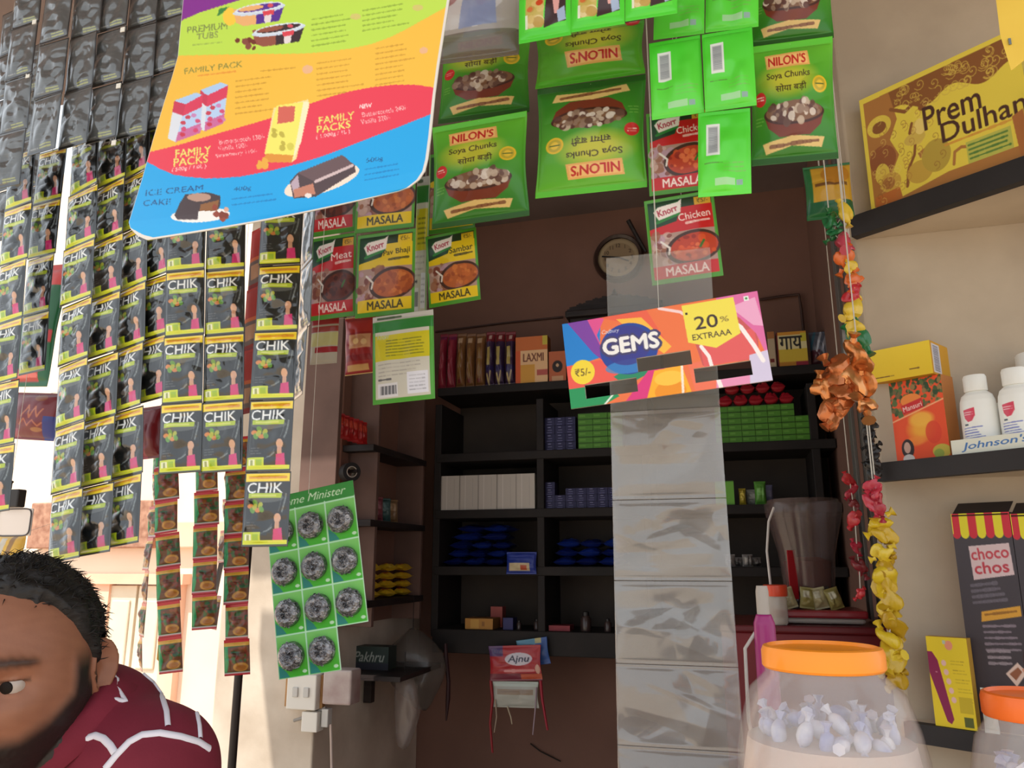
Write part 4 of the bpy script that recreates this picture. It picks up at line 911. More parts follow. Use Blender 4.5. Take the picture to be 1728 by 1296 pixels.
# top of the shelves
for i, (x0, x1) in enumerate(((737, 750), (751, 766))):
    soft_item('packet', 'tall maroon packet at the outer end of the top shelf', 'food packet', x0, x1, 560, Z0, YS + .02, flat_art(18, 90, (130, 30, 50), None, ((.3, .05, .7, .95, (150, 50, 64)), (.1, .05, .9, .12, (120, 40, 80)))), .05, 'maroon packets on the top shelf', i)
for i, (x0, x1) in enumerate(((767, 782), (783, 798), (799, 815))):
    soft_item('packet', 'tall brown packet with a pale mark near its top, on the top shelf', 'food packet', x0, x1, 559, Z0, YS + .02, flat_art(18, 90, (124, 84, 48), None, ((.2, .1, .7, .2, (190, 160, 130)), (.4, .3, .6, .8, (140, 104, 50)), (.3, .84, .6, .9, (110, 40, 40)))), .05, 'brown packets on the top shelf', i)
for i, (x0, x1) in enumerate(((816, 831), (832, 848), (849, 866))):
    cv = flat_art(20, 90, (60, 40, 70), None, ((0, 0, 1, .2, (120, 34, 40)), (.4, .08, .7, .16, (200, 170, 160)), (.25, .3, .6, .62, (180, 160, 90)), (0, .64, 1, .74, (50, 40, 90)))); cv.line([(6, 70), (9, 86)], 3, (200, 180, 120)); cv.line([(14, 66), (9, 84)], 2.5, (190, 170, 130))
    soft_item('packet', 'dark packet with pale yellow stripes on the top shelf', 'food packet', x0, x1, 556, Z0, YS + .02, cv, .05, 'striped dark packets on the top shelf', i)
cv = flat_art(56, 80, (236, 190, 140), None, ((0, 0, 1, .3, (206, 110, 50)), (0, .3, .16, 1, (214, 90, 40)), (.16, .6, .6, 1, (220, 160, 60)), (.66, .72, 1, .84, (190, 90, 80)), (.84, 0, 1, .2, (200, 180, 60))), 0, (('LAXMI', .56, .45, .17, .62, (110, 50, 30)),))
box_item('incense_box', 'cream and orange box lettered LAXMI on the top shelf', 'box', 870, 924, 568, Z0, YS + .02, .06, cv, (150, 90, 50))
cv = flat_art(34, 52, (190, 100, 60)); cv.ell(17, 26, 10, 10, (40, 26, 24)); cv.ell(17, 24, 3, 3, (210, 170, 130)); cv.rect(6, 42, 28, 50, (210, 160, 120))
box_item('incense_box', 'small orange box with a dark round emblem on the top shelf', 'box', 926, 955, 593, Z0, YS + .02, .05, cv, (120, 70, 50))
# carved shrine on the top shelf
sx0, sx1 = at(957, 560, YS + .1).x, at(1120, 560, YS + .1).x; zs1 = at(990, 528, YS + .1).z
sh = empty('wall_shrine', 'dark carved wooden shrine on the top shelf behind the candy carton', 'shrine', ((sx0 + sx1) / 2, YS + .1, Z0))
part(MB().box(((sx0 + sx1) / 2, YS + .15, (Z0 + zs1) / 2), (sx1 - sx0 - .03, .12, zs1 - Z0), bev=.004), 'body', DARKWOOD, sh)
part(MB().box(((sx0 + sx1) / 2, YS + .14, zs1 - .01), (sx1 - sx0, .16, .03), bev=.006), 'cornice', DARKWOOD, sh)
mb = MB()
n = 14
pts = [(sx0 + (sx1 - sx0) * i / 40, zs1 + .02 + .045 * abs(math.sin(i / 40 * PI)) + .012 * abs(math.sin(i * .9))) for i in range(41)]
for (xa, za), (xb, zb_) in zip(pts[:-1], pts[1:]): mb.box(((xa + xb) / 2, YS + .12, (zs1 + (za + zb_) / 2) / 2), (xb - xa + .001, .02, (za + zb_) / 2 - zs1))
mb.lathe([(.012, 0), (.016, .02), (.006, .04), (.001, .05)], 12, ((sx0 + sx1) / 2, YS + .13, zs1 + .06))
part(mb, 'crest', DARKWOOD, sh)
# right end of the top shelf
box_item('incense_box', 'slim pale box standing behind the corner of the candy carton', 'box', 1294, 1306, 560, Z0, YS + .02, .05, flat_art(14, 60, (190, 170, 140), None, ((.2, .75, .8, .85, (120, 40, 40)), (0, 0, 1, .2, (170, 110, 60)))), (120, 90, 70))
cv = flat_art(56, 60, (226, 214, 160), None, ((0, 0, 1, .1, (214, 150, 50)), (0, .5, 1, .86, (214, 186, 60)), (.8, .06, 1, .3, (206, 196, 60)), (0, .86, 1, 1, (190, 130, 40)), (.6, .86, 1, 1, (150, 40, 60)), (0, 0, .05, 1, (110, 30, 30))), 0, (('गाय', .48, .32, .36, .74, (30, 28, 30)),))
box_item('ghee_box', 'yellow box lettered in dark Hindi script on the top shelf', 'box', 1309, 1360, 560, Z0, YS + .02, .07, cv, (120, 60, 40))
cv = flat_art(50, 40, (90, 96, 110), None, ((0, .55, .5, 1, (80, 40, 50)), (.8, .3, 1, 1, (180, 180, 190)))); cv.line([(0, 20), (16, 2)], 5, (60, 110, 130)); cv.line([(16, 22), (32, 2)], 5, (190, 196, 206)); cv.line([(30, 22), (48, 4)], 5, (180, 186, 200))
soft_item('packet', 'blue and white striped packet at the inner end of the top shelf', 'packet', 1362, 1394, 522, Z0, YS + .03, cv, .04, None, 3, h=.14)
pp = [at(x, y, YB - .02) for x, y in ((1282, 506), (1318, 500), (1348, 497), (1352, 520), (1356, 560), (1357, 600))]
tag(MB().tube(pp, .006, 8).build('cable_conduit', M('brown_conduit', (70, 46, 38), .6), smooth=True), 'brown cable conduit bent along the back wall above the Hindi-lettered box', 'conduit')
pp = [at(x, y, YB - .008) for x, y in ((735, 560), (850, 545), (950, 535))]
tag(MB().tube(pp, .005, 6).build('cable', M('brown_conduit', (70, 46, 38), .6)), 'thin dark cable running along the back wall above the packets', 'cable')
# clock
cp = at(1044, 436, YB - .02); ck = empty('wall_clock', 'round wall clock with a dark rim, partly behind the clear film', 'clock', cp)
RX = Matrix.Rotation(PI / 2, 3, 'X')
rc = (at(1086, 436, YB).x - at(1002, 436, YB).x) / 2
obj('rim', MB().lathe([(rc * .82, -.012), (rc, -.014), (rc, .012), (rc * .93, .026), (rc * .82, .018)], 48, mt=RX, cap=False).me('rim', True), M('clock_rim', (56, 38, 32), .4, coat=.3), ck)
cf = Cv(80, 80, (150, 130, 100)); cf.ell(40, 40, 36, 36, (168, 148, 116)); cf.ell(40, 40, 30, 30, (150, 128, 98))
for k in range(12):
    t = k / 12 * 2 * PI; cf.text(str(12 if k == 0 else k), 40 + 25 * math.sin(t), 40 - 25 * math.cos(t), 7, (70, 54, 40), bold=.02)
fm = sheet('dial', cf, rc * 1.7, rc * 1.7, None, .004, None, .5, .5)
bm = bmesh.new(); bm.from_mesh(fm); bmesh.ops.delete(bm, geom=[v for v in bm.verts if v.co.x ** 2 + v.co.z ** 2 > (rc * .85) ** 2], context='VERTS'); bm.to_mesh(fm); bm.free()
obj('dial', fm, MATT, ck, (0, -.004, 0))
for nm, ln, ang in (('hour_hand', .5, 2.0), ('minute_hand', .72, -1.4)):
    obj(nm, MB().box((0, -.012, rc * ln / 2 - .006), (.006, .002, rc * ln), bev=0).me(nm), M('clock_hand', (30, 26, 24), .4), ck, rot=(0, ang, 0))
q0, q1 = at(1060, 372, YB - .06), at(1090, 425, YB - .03)
tag(MB().tube([q0, (q0 + q1) / 2 + Vector((.004, 0, -.012)), q1], [.011, .010, .008], 8).build('wooden_hook', DARKWOOD, smooth=True), 'dark wooden stick hooked over the wall clock', 'hook')
# second shelf: blue packets, green soap boxes, red packs
NAVY = [flat_art(22, 40, (26, 24, 74), None, ((.3, .15, .6, .22, (150, 150, 190)), (.3, .5, .7, .56, (130, 130, 170)), (.2, .8, .7, .86, (120, 120, 170)))) for _ in range(2)]
def grid_boxes(name, label, cat, group, px0, px1, py0, py1, nx, ny, z0, Y, cv, side, depth=.05, jit=.003, skip=()):
    a, b = at(px0, py0, Y), at(px1, py1, Y); H = at((px0 + px1) / 2, py0, Y).z - z0
    w = (b.x - a.x) / nx; h = H / ny
    me = carton(name, w - .0012, depth, h - .0008, cv, side); first = None
    R = random.Random(int(px0))
    for i in range(nx):
        for j in range(ny):
            if (i, j) in skip: continue
            if first is None: o = first = obj(name, me, CARD)
            else: o = first.copy(); COL.objects.link(o)
            o.location = (a.x + i * w, Y + R.uniform(0, jit), z0 + .0005 + j * h); tag(o, label, cat, group)
grid_boxes('navy_box', 'small navy blue box stacked beside the green soap boxes', 'box', 'navy boxes beside the green soap', 919, 972, 704, 757, 3, 4, Z1, YS + .03, NAVY[0], (30, 28, 70))
GS = flat_art(30, 14, (78, 140, 36), (58, 108, 28), ((.1, .3, .5, .6, (98, 158, 56)),))
grid_boxes('soap_box', 'light green soap box in the stacked rows on the second shelf', 'soap box', 'green soap boxes on the second shelf', 975, 1052, 696, 757, 3, 6, Z1, YS + .02, GS, (70, 124, 34), .07)
grid_boxes('soap_box', 'light green soap box in the stacked rows on the second shelf', 'soap box', 'green soap boxes on the second shelf', 1205, 1368, 683, 740, 7, 6, Z1, YS + .02, GS, (70, 124, 34), .07, skip=((6, 5), (6, 4)))
zr = at(1280, 683, YS + .02).z
for i in range(5):
    soft_item('red_packet', 'red packet lying on top of the green soap boxes', 'packet', 1210 + i * 26, 1235 + i * 26, 660, zr + (i % 2) * .001, YS + .03, flat_art(30, 40, (170, 30, 44), None, ((.2, .2, .8, .5, (190, 60, 66)),)), .045, 'red packets on the green boxes', i, True, depth=.06)
    if i < 4: soft_item('red_packet', 'red packet in the upper layer above the green soap boxes', 'packet', 1222 + i * 26, 1247 + i * 26, 645, zr + .051, YS + .035, flat_art(30, 40, (160, 28, 40), None, ((.2, .5, .8, .8, (190, 60, 66)),)), .04, 'upper red packets on the green boxes', i + 9, True, depth=.05)
# third shelf
cv = flat_art(44, 58, (196, 188, 178), None, ((.02, 0, .06, 1, (150, 142, 134)), (.3, 0, .34, 1, (214, 206, 198)), (.7, .1, .73, .9, (176, 168, 160))))
grid_boxes('white_carton', 'greyish white carton in the row on the third shelf', 'carton', 'white cartons on the third shelf', 745, 903, 801, 859, 5, 1, Z2, YS + .015, cv, (170, 164, 156), .1)
grid_boxes('navy_box', 'small navy blue box in the low stacks on the third shelf', 'box', 'navy boxes on the third shelf', 919, 1045, 812, 858, 7, 4, Z2, YS + .03, NAVY[1], (30, 28, 70), skip=((1, 3), (2, 3), (1, 2), (4, 3), (6, 3), (3, 3), (5, 3)))
box_item('soap_box', 'single light green box standing on the third shelf', 'soap box', 1206, 1238, 812, Z2, YS + .02, .06, flat_art(30, 36, (110, 180, 60), (80, 140, 44)), (90, 150, 44))
for i, (x0, x1, c, t) in enumerate(((1246, 1258, (190, 170, 60), 824), (1259, 1284, (176, 178, 170), 826), (1272, 1292, (90, 150, 60), 812), (1288, 1304, (120, 120, 150), 818))):
    soft_item('sachet_packet', ('small yellow packet', 'small pale grey packet', 'small green packet', 'small bluish packet')[i] + ' on the third shelf right of the clear pouches', 'packet', x0, x1, t, Z2, YS + .03 + .05 * (i % 2), flat_art(20, 30, c, None, ((.2, .3, .8, .6, tuple(min(255, q + 30) for q in c)),)), .03, None, i)
# fourth shelf: blue detergent packets
BL = [flat_art(50, 40, (16, 32, 100), None, ((.1, .2, .6, .34, (60, 90, 180)), (.3, .5, .8, .6, (20, 36, 110)), (.6, .1, .8, .2, (180, 170, 150)))), flat_art(50, 40, (22, 46, 130), None, ((.2, .3, .5, .4, (150, 160, 190)), (.55, .6, .9, .7, (70, 100, 190))))]
R = random.Random(4)
for r in range(5):
    nb = (3, 3, 3, 2, 2)[r]
    for k in range(nb):
        x0 = 748 + r * 5 + k * (34 if nb == 3 else 46)
        soft_item('detergent_packet', 'blue detergent packet in the tall heap on the fourth shelf', 'packet', x0, x0 + (33 if nb == 3 else 45), 940, Z3 + r * .034, YS + .03 + R.uniform(0, .02), BL[(r + k) % 2], .032, 'blue packets heaped on the fourth shelf', r * 3 + k, True, R.uniform(-.12, .12), depth=.16)
for r in range(3):
    for k in range(3):
        x0 = 931 + k * 40 + r * 3
        soft_item('detergent_packet', 'blue detergent packet in the low pile on the fourth shelf', 'packet', x0, x0 + 39, 940, Z3 + r * .036, YS + .03 + R.uniform(0, .02), BL[(r + k + 1) % 2], .034, 'blue packets in the low pile on the fourth shelf', r * 3 + k + 20, True, R.uniform(-.1, .1), depth=.16)
cv = flat_art(54, 36, (40, 60, 150), None, ((.1, .5, .8, .85, (210, 190, 150)), (.5, .6, .7, .8, (190, 80, 50)))); 
soft_item('detergent_packet', 'blue packet with a cream label leaning forward on the fourth shelf', 'packet', 852, 903, 936, Z3 - .03, YS - .03, cv, .03, None, 31, h=.085)
for i in range(4):
    soft_item('grey_packet', 'crumpled grey packet on the fourth shelf beyond the clear pouches', 'packet', 1222 + i * 15, 1240 + i * 15, 936 + i % 2 * 5, Z3, YS + .03 + .04 * (i % 2), flat_art(20, 34, (150, 144, 140), None, ((.2, .2, .4, .9, (190, 186, 180)), (.5, .1, .6, .9, (90, 84, 82)))), .04, 'grey packets on the fourth shelf', i, rz=.2 * (i - 1.5))
# fifth shelf
cv = flat_art(50, 22, (186, 130, 50), None, ((.2, .1, .5, .9, (206, 156, 70)), (.6, .3, .7, .7, (150, 100, 40))))
box_item('tan_box', 'flat tan box on the lowest back shelf', 'box', 785, 832, 1044, Z4, YS + .02, .1, cv, (150, 100, 50))
box_item('pink_box', 'small dull pink box behind the flat tan box', 'box', 828, 848, 1024, Z4, YS + .13, .05, (176, 84, 76), (150, 70, 66))
box_item('navy_carton', 'single dark blue box beside the flat tan box', 'box', 849, 866, 1043, Z4, YS + .03, .06, (40, 40, 100), (34, 34, 80))
box_item('red_box', 'low dull red box on the lowest back shelf', 'box', 926, 962, 1056, Z4, YS + .03, .08, (140, 40, 52), (120, 34, 44))
for px, r0, lb in ((876, .010, 'tiny dark bottle beside the dark blue box'), (906, .012, 'tiny dark bottle near the shelf divider'), (989, .021, 'dark brown bottle standing on the lowest back shelf'), (1026, .014, 'small grey bottle at the edge of the clear pouches')):
    p = at(px, 1060, YS + .05); hh = r0 * 3.4
    b = empty('bottle', lb, 'bottle', (p.x, p.y, Z4 + .0006))
    obj('body', MB().lathe([(r0 * .95, 0), (r0, .004), (r0, hh * .66), (r0 * .55, hh * .82)], 20).me('body', True), M('dark_bottle_plastic', (60, 46, 44), .3, coat=.3), b)
    obj('cap', MB().lathe([(r0 * .62, hh * .8), (r0 * .62, hh), (r0 * .5, hh * 1.02)], 20).me('cap', True), M('dark_cap', (36, 32, 32), .4), b)
# things on the side shelves
R = random.Random(9)
for i in range(7):
    y = YU[0] + .045 + i * (YU[1] - YU[0] - .09) / 6
    me = pillow('red_packet', flat_art(30, 40, (170, 28, 30), None, ((.2, .2, .8, .5, (200, 70, 50)),)), .042, .085, .012, .08, i, .3, oz=1.)
    o = obj('red_packet', me, GLOSS, None, (XL + .09, y, zl[0] + .001), (-.1, 0, .9 + R.uniform(-.1, .1)))
    tag(o, 'red packet in the row on the upper side shelf', 'packet', 'red packets on the side shelf')
q_ = atx(590, 797, XL + .075); rl = empty('tape_roll', 'dark roll with a pale core on a peg beside the pillar, above the scrubber card', 'roll', (q_.x, q_.y, q_.z - .034)); rl.scale = (.64, .64, .64)
part(MB().tube([(XL - .002, q_.y, q_.z), (q_.x + .03, q_.y, q_.z + .004)], .006, 8), 'peg', DARKWOOD, rl)
RL = Matrix.Rotation(PI / 2, 3, 'X') @ Matrix.Rotation(0, 3, 'Z')
obj('tape', MB().lathe([(.030, -.03), (.052, -.03), (.052, .03), (.030, .03)], 32, (0, 0, .053), RL, cap=False).me('tape', True), M('dark_tape', (30, 28, 30), .4), rl, rot=(0, 0, .9))
obj('core', MB().lathe([(.026, -.031), (.031, -.031), (.031, .031), (.026, .031)], 32, (0, 0, .053), RL, cap=False).me('core', True), M('pale_core', (200, 192, 178), .7), rl, rot=(0, 0, .9))
for i, (px, c) in enumerate(((655, (120, 60, 70)), (668, (60, 90, 90)), (680, (130, 100, 70)))):
    y = min(ysol(px, 860), 2.95)
    o = obj('side_packet', pillow('side_packet', flat_art(24, 34, c, None, ((.2, .2, .8, .5, tuple(q + 30 for q in c)),)), .06, .09, .016, .08, i, .3, oz=1.), GLOSS, None, (XL + .09, y, zl[1] + .001), (-.08, 0, .8))
    tag(o, ('dull red', 'dull teal', 'tan')[i] + ' packet on the middle side shelf', 'packet')
k = 0
for r in range(4):
    for q in range(3):
        y = YU[1] + .06 + q * (YU[2] - YU[1] - .14) / 2
        o = obj('yellow_packet', pillow('yellow_packet', flat_art(30, 24, (214, 176, 40), None, ((.2, .3, .8, .6, (190, 90, 40)),)), .075, .06, .013, .08, k, .3, oz=.5), GLOSS, None, (XL + .088, y, zl[2] + .017 + r * .031), (-PI / 2 + .06, 0, 1.45 + R.uniform(-.15, .15)))
        tag(o, 'yellow packet heaped on the lowest side shelf', 'packet', 'yellow packets on the side shelf'); k += 1
# red tobacco pouches hung from the lowest shelf
tp = at(872, 1090, YS - .03)
hs = empty('pouch_cluster', 'red and blue pouches hung under the back shelves with trailing ribbons', 'pouches', (tp.x, tp.y, ROWS[4] - .05))
cv = flat_art(90, 62, (176, 36, 46), None, ((0, 0, .28, .3, (90, 60, 110)), (0, .78, 1, 1, (120, 40, 60)), (.6, .8, 1, .95, (190, 80, 50)))); cv.ell(52, 24, 24, 11, (214, 206, 216)); cv.text('Ajnu', 52, 25, 14, (36, 34, 60), w=36, bold=.02, shear=.2); cv.lines(27, 44, 1, 2, 48, 50, (220, 140, 140), 5, 2); cv.text('oz', 14, 10, 8, (60, 50, 110), w=14, bold=.03); cv.ell(84, 42, 4, 8, (220, 170, 150))
def cluster(name, cs, Y, cv, amp, mat=GLOSS, seed=1):
    m, w, h = frame_px(cs, Y); o = obj(name, pillow(name, cv, w, h, amp, .06, seed, .3, oz=.5), mat)
    bpy.context.view_layer.update(); o.parent = hs; o.matrix_parent_inverse = hs.matrix_world.inverted(); o.matrix_world = m; return o
cluster('red_pouch', ((825, 1090), (914, 1088), (914, 1148), (826, 1150)), YS - .05, cv, .008)
cluster('blue_pouch', ((868, 1082), (924, 1074), (928, 1120), (880, 1126)), YS - .02, flat_art(50, 40, (50, 90, 160), None, ((0, 0, .6, .3, (90, 150, 180)), (.6, 0, .8, .2, (190, 180, 120)))), .006, seed=3)
cluster('clear_pouch', ((832, 1150), (912, 1150), (906, 1196), (830, 1192)), YS - .04, flat_art(60, 40, (176, 176, 166), None, ((0, 0, 1, .2, (190, 200, 190)), (.1, .3, .9, .5, (150, 130, 110)))), .008, seed=5)
for pts, c, r in ((((828, 1148), (831, 1180), (827, 1220), (831, 1270)), (150, 24, 36), .006), (((912, 1148), (915, 1180), (920, 1210), (924, 1232)), (160, 26, 50), .006), (((905, 1160), (903, 1200), (899, 1240)), (170, 150, 160), .003), (((836, 1180), (838, 1210), (834, 1236)), (170, 150, 130), .003), (((856, 1192), (862, 1210), (864, 1222)), (190, 176, 150), .003)):
    P = [at(x, y, YS - .045) for x, y in pts]
    part(MB().tube(P, [r * (1 - .4 * i / len(P)) for i in range(len(P))], 6), 'ribbon', M('ribbon_%d' % c[2], c, .5), hs, True)
tag(MB().tube([at(x, y, YB - .01) for x, y in ((895, 1255), (912, 1268), (946, 1285))], .0025, 5).build('wall_wire', WIRE), 'thin dark wire on the lower back wall under the red pouches', 'wire')
# plastic bags and a dark box in the corner
bx = at(630, 1102, 2.86); bz = at(630, 1120, 2.86).z
bra = empty('wall_bracket', 'dark shelf bracket under the side shelves', 'bracket', (XL + .1, 2.8, bz - .02)); part(MB().box((XL + .12, 2.76, bz - .008), (.24, .4, .016)), 'plate', DARKWOOD, bra); part(MB().box((XL + .02, 2.78, bz - .07), (.03, .03, .11)), 'arm', DARKWOOD, bra)
cv = flat_art(72, 36, (44, 58, 52), None, ((0, .7, 1, 1, (44, 46, 56)),)); cv.text('Pakhru', 34, 16, 15, (176, 180, 170), w=58, shear=.35, bold=.01)
a, b = at(596, 1090, 2.70), at(656, 1090, 2.70)
tag(obj('green_box', carton('green_box', b.x - a.x, .07, a.z - bz, cv, (40, 50, 46)), CARD, None, (a.x, 2.70, bz)), 'dark green box with slanted white lettering beside the bags', 'box')
BAGM = M('smoky_bag_film', (110, 104, 98), .25, alpha=.55, coat=.5, bump=(18, .6, .004))
def sack(name, label, pts, Y, depth, mat, seed, top):
    """A hanging bag: outline rows (y, x0, x1) in the photo, given its own round depth."""
    N = 28; V = []; rows = []
    rr = random.Random(seed)
    for y, x0, x1 in pts:
        c = at((x0 + x1) / 2, y, Y); w = (at(x1, y, Y).x - at(x0, y, Y).x) / 2; d = min(depth, w * .9)
        rows.append([(c.x + w * math.cos(t) * (1 + .08 * math.sin(5 * t + y * .05 + seed)), c.y + d * math.sin(t) * (1 + .1 * math.sin(4 * t + y * .07)), c.z + .004 * math.sin(3 * t + seed)) for t in np.linspace(0, 2 * PI, N, endpoint=False)])
    bm = bmesh.new(); rv = [[bm.verts.new(p) for p in r] for r in rows]
    for a_, b_ in zip(rv[:-1], rv[1:]):
        for k in range(N): bm.faces.new((a_[k], a_[(k + 1) % N], b_[(k + 1) % N], b_[k]))
    bm.faces.new(rv[0]); bm.faces.new(rv[-1]); bmesh.ops.recalc_face_normals(bm, faces=bm.faces); bmesh.ops.subdivide_edges(bm, edges=bm.edges, cuts=1, use_grid_fill=True, smooth=.3)
    me = bpy.data.meshes.new(name); bm.to_mesh(me); bm.free(); me.polygons.foreach_set('use_smooth', [True] * len(me.polygons))
    o = obj(name, me, mat); tag(o, label, 'plastic bag')
    c = at((pts[0][1] + pts[0][2]) / 2, pts[0][0], Y)
    tag_ = MB().tube([(c.x, c.y, c.z - .003), (c.x, c.y + .0, top)], .0015, 5).build('tie', WIRE); tag_.parent = o
    return o
sack('plastic_bag', 'bunch of smoky plastic bags hung in the dark corner under the side shelves', ((1062, 690, 704), (1080, 672, 724), (1100, 652, 742), (1130, 650, 748), (1155, 668, 742), (1180, 690, 732), (1196, 704, 722)), 2.89, .08, BAGM, 1, zl[-1])
sack('plastic_bag', 'long limp clear bag hanging below the smoky bunch', ((1140, 672, 694), (1165, 668, 704), (1200, 666, 708), (1230, 668, 700), (1258, 672, 690), (1262, 678, 686)), 2.70, .03, M('clear_bag_film', (150, 136, 130), .2, alpha=.4, coat=.6, bump=(18, .6, .004)), 2, at(684, 1100, 2.7).z)
ps = [at(x, y, 2.93) for x, y in ((752, 1086), (753, 1110), (757, 1150), (756, 1180), (753, 1216))]
tag(MB().tube(ps, [.006, .009, .008, .009, .003], 7).build('dark_strap', M('dark_maroon_strap', (50, 20, 24), .6), smooth=True), 'dark maroon strap dangling under the corner of the back shelves', 'strap')
# switch boxes at the foot of the pillar
SWW = M('white_switch_plastic', (228, 222, 212), .4); SWB = M('plywood_edge', (196, 150, 100), .7, var=(12, (160, 116, 70)))
YP = 2.42
def wallbox(px0, py0, px1, py1, d):
    a, b = at(px0, py1, YP), at(px1, py0, YP); return ((a.x + b.x) / 2, YP - d / 2 - .0015, (a.z + b.z) / 2), (b.x - a.x, d, b.z - a.z)
sw = empty('switch_board', 'white electric switch board under the scrubber card', 'switch board', at(520, 1160, YP))
c_, s_ = wallbox(486, 1138, 552, 1190, .022); part(MB().box((c_[0], c_[1] , c_[2]), s_, bev=.002), 'backing_board', SWB, sw)
c_, s_ = wallbox(496, 1136, 548, 1192, .05); part(MB().box(c_, s_, bev=.004), 'cover', SWW, sw)
for i in range(2):
    part(MB().box((c_[0] - .02 + i * .04, c_[1] - s_[1] / 2 - .002, c_[2]), (.02, .008, .03), bev=.002), 'switch', M('switch_grey', (200, 196, 190), .35), sw)
c_, s_ = wallbox(556, 1128, 606, 1184, .07)
tag(MB().box((c_[0], c_[1] + .02, c_[2]), s_, bev=.006).build('meter_box', M('meter_box_paint', (196, 184, 178), .5, var=(8, (150, 120, 116)))), 'small grey white meter box right of the switch board', 'box')
jb = empty('socket_box', 'small white socket box with a cable below the switch board', 'socket', at(540, 1212, YP))
c_, s_ = wallbox(520, 1198, 548, 1230, .045); part(MB().box(c_, s_, bev=.003), 'body', SWW, jb)
c2, s2 = wallbox(549, 1194, 562, 1224, .03); part(MB().box(c2, s2, bev=.003), 'plug', M('switch_grey', (200, 196, 190), .35), jb)
P = [at(x, y, YP - .02) for x, y in ((558, 1222), (559, 1250), (560, 1296), (561, 1400))]; part(MB().tube(P, .0045, 8), 'cable', M('grey_pink_cable', (190, 170, 160), .5), jb, True)
P = [at(x, y, YP - .02) for x, y in ((496, 1216), (522, 1208), (550, 1194))]; part(MB().tube(P, .005, 8), 'conduit', M('grey_conduit', (150, 144, 138), .5), jb, True)
# dark pole left of the pillar
p0, p1 = at(404, 1100, 1.9), at(392, 1296, 1.9); dv = (p0 - p1).normalized()
tag(MB().tube([(p1.x, 1.9, .001), (p0.x, 1.9, PORCH_Z + .24)], .011, 10).build('dark_pole', M('dark_iron', (52, 44, 40), .5, metal=.3), smooth=True), 'thin dark iron pole standing beside the pillar', 'pole')
# inside counter by the right wall
CR = M('maroon_laminate', (128, 28, 36), .4, var=(3, (104, 22, 30)))
cx0, cx1 = at(1222, 1150, 1.95).x, XR - .01; cz = at(1260, 1066, 1.95).z
ct = empty('counter', 'maroon counter cabinet inside the shop by the right wall', 'counter', ((cx0 + cx1) / 2, 2.1, 0))
part(MB().box(((cx0 + cx1) / 2, 2.12, cz / 2), (cx1 - cx0, .34, cz), bev=.004), 'cabinet', CR, ct)
part(MB().box(((cx0 + cx1) / 2 - .0, 2.12, cz + .008), (cx1 - cx0 + .004, .37, .016), bev=.004), 'counter_top', M('maroon_top', (96, 24, 30), .35), ct)
CZ = cz + .0165

# ================================================================== right-hand wall, shelves and counter goods
def roll(name, cv, prof, sx=1., sy=1.):
    """Round thing turned from profile (r, z) from top to bottom, with the print wrapped round it, centred on the front (-Y)."""
    a = cv.small(); H, W = a.shape[:2]
    pr = np.array(prof, float); L = np.concatenate([[0], np.cumsum(np.hypot(np.diff(pr[:, 0]), np.diff(pr[:, 1])))]); L /= L[-1]
    t = np.linspace(0, 1, H); rr = np.interp(t, L, pr[:, 0]); zz = np.interp(t, L, pr[:, 1])
    th = np.linspace(0, 2 * PI, W, endpoint=False) - PI / 2 - PI
    X = rr[:, None] * np.cos(th)[None] * sx; Y = rr[:, None] * np.sin(th)[None] * sy; Z = np.repeat(zz[:, None], W, 1)
    V = np.stack([X, Y, Z], -1).reshape(-1, 3); idx = np.arange(H * W).reshape(H, W)
    nx = np.roll(idx, -1, 1)
    q = np.stack([idx[:-1], idx[1:], nx[1:], nx[:-1]], -1).reshape(-1, 4).tolist()
    q.append(idx[0].tolist()); q.append(idx[-1][::-1].tolist())
    me = bpy.data.meshes.new(name); me.from_pydata(V.tolist(), [], q); me.update(); setcol(me, lin_arr(a).reshape(-1, 3))
    me.polygons.foreach_set('use_smooth', [True] * (len(q) - 2) + [False] * 2); return me
WX = .276
def sboard(name, label, py_t, py_b, ang, px=1508, Yr=1.57, ln=.62, mat=DARKB):
    zt_, zb_ = at(px, py_t, Yr).z, at(px, py_b, Yr).z
    S = Vector((WX - .012, YF - .035)); e = Vector((math.cos(ang), -math.sin(ang))); E2 = S + e * ln
    n_ = Vector((e.y, -e.x)) * -1
    q0, q1 = S + n_ * .022, E2 + n_ * .022
    r = empty(name, label, 'shelf', (S.x, S.y, zb_))
    part(MB().prism([(S.x, S.y), (E2.x, E2.y), (q1.x, q1.y), (q0.x, q0.y)], zb_, zt_), 'front_edge', mat, r)
    part(MB().prism([(q0.x, q0.y), (q1.x, q1.y), (E2.x + .05, YF - .001), (S.x, YF - .001)], zb_ + .006, zt_), 'board', PAINT_R, r)
    return zt_, S, e
UZ, US, UE = sboard('shelf_board', 'uppermost dark slanted shelf board, under the yellow henna box', 366, 400, math.radians(35), 1452, 1.6)
LZ, LS, LE = sboard('shelf_board', 'middle dark shelf board carrying the talc bottles', 777, 809, math.radians(39), 1512, 1.56)
BZ, BS, BE = sboard('shelf_board', 'lowest dark shelf board under the small yellow box', 1233, 1268, math.radians(31), 1545, 1.52)
def on_board(S, e, inset):
    n = Vector((-e.y, e.x)); q = S + n * inset * (1 if n.y > 0 else -1); return Vector((q.x, q.y, 0)), math.atan2(e.y, e.x)
def pplane(px, py, p, ang):
    n = Vector((math.sin(ang), -math.cos(ang), 0)); d = ray(px, py); return CAM + d * ((p - CAM).dot(n) / d.dot(n))
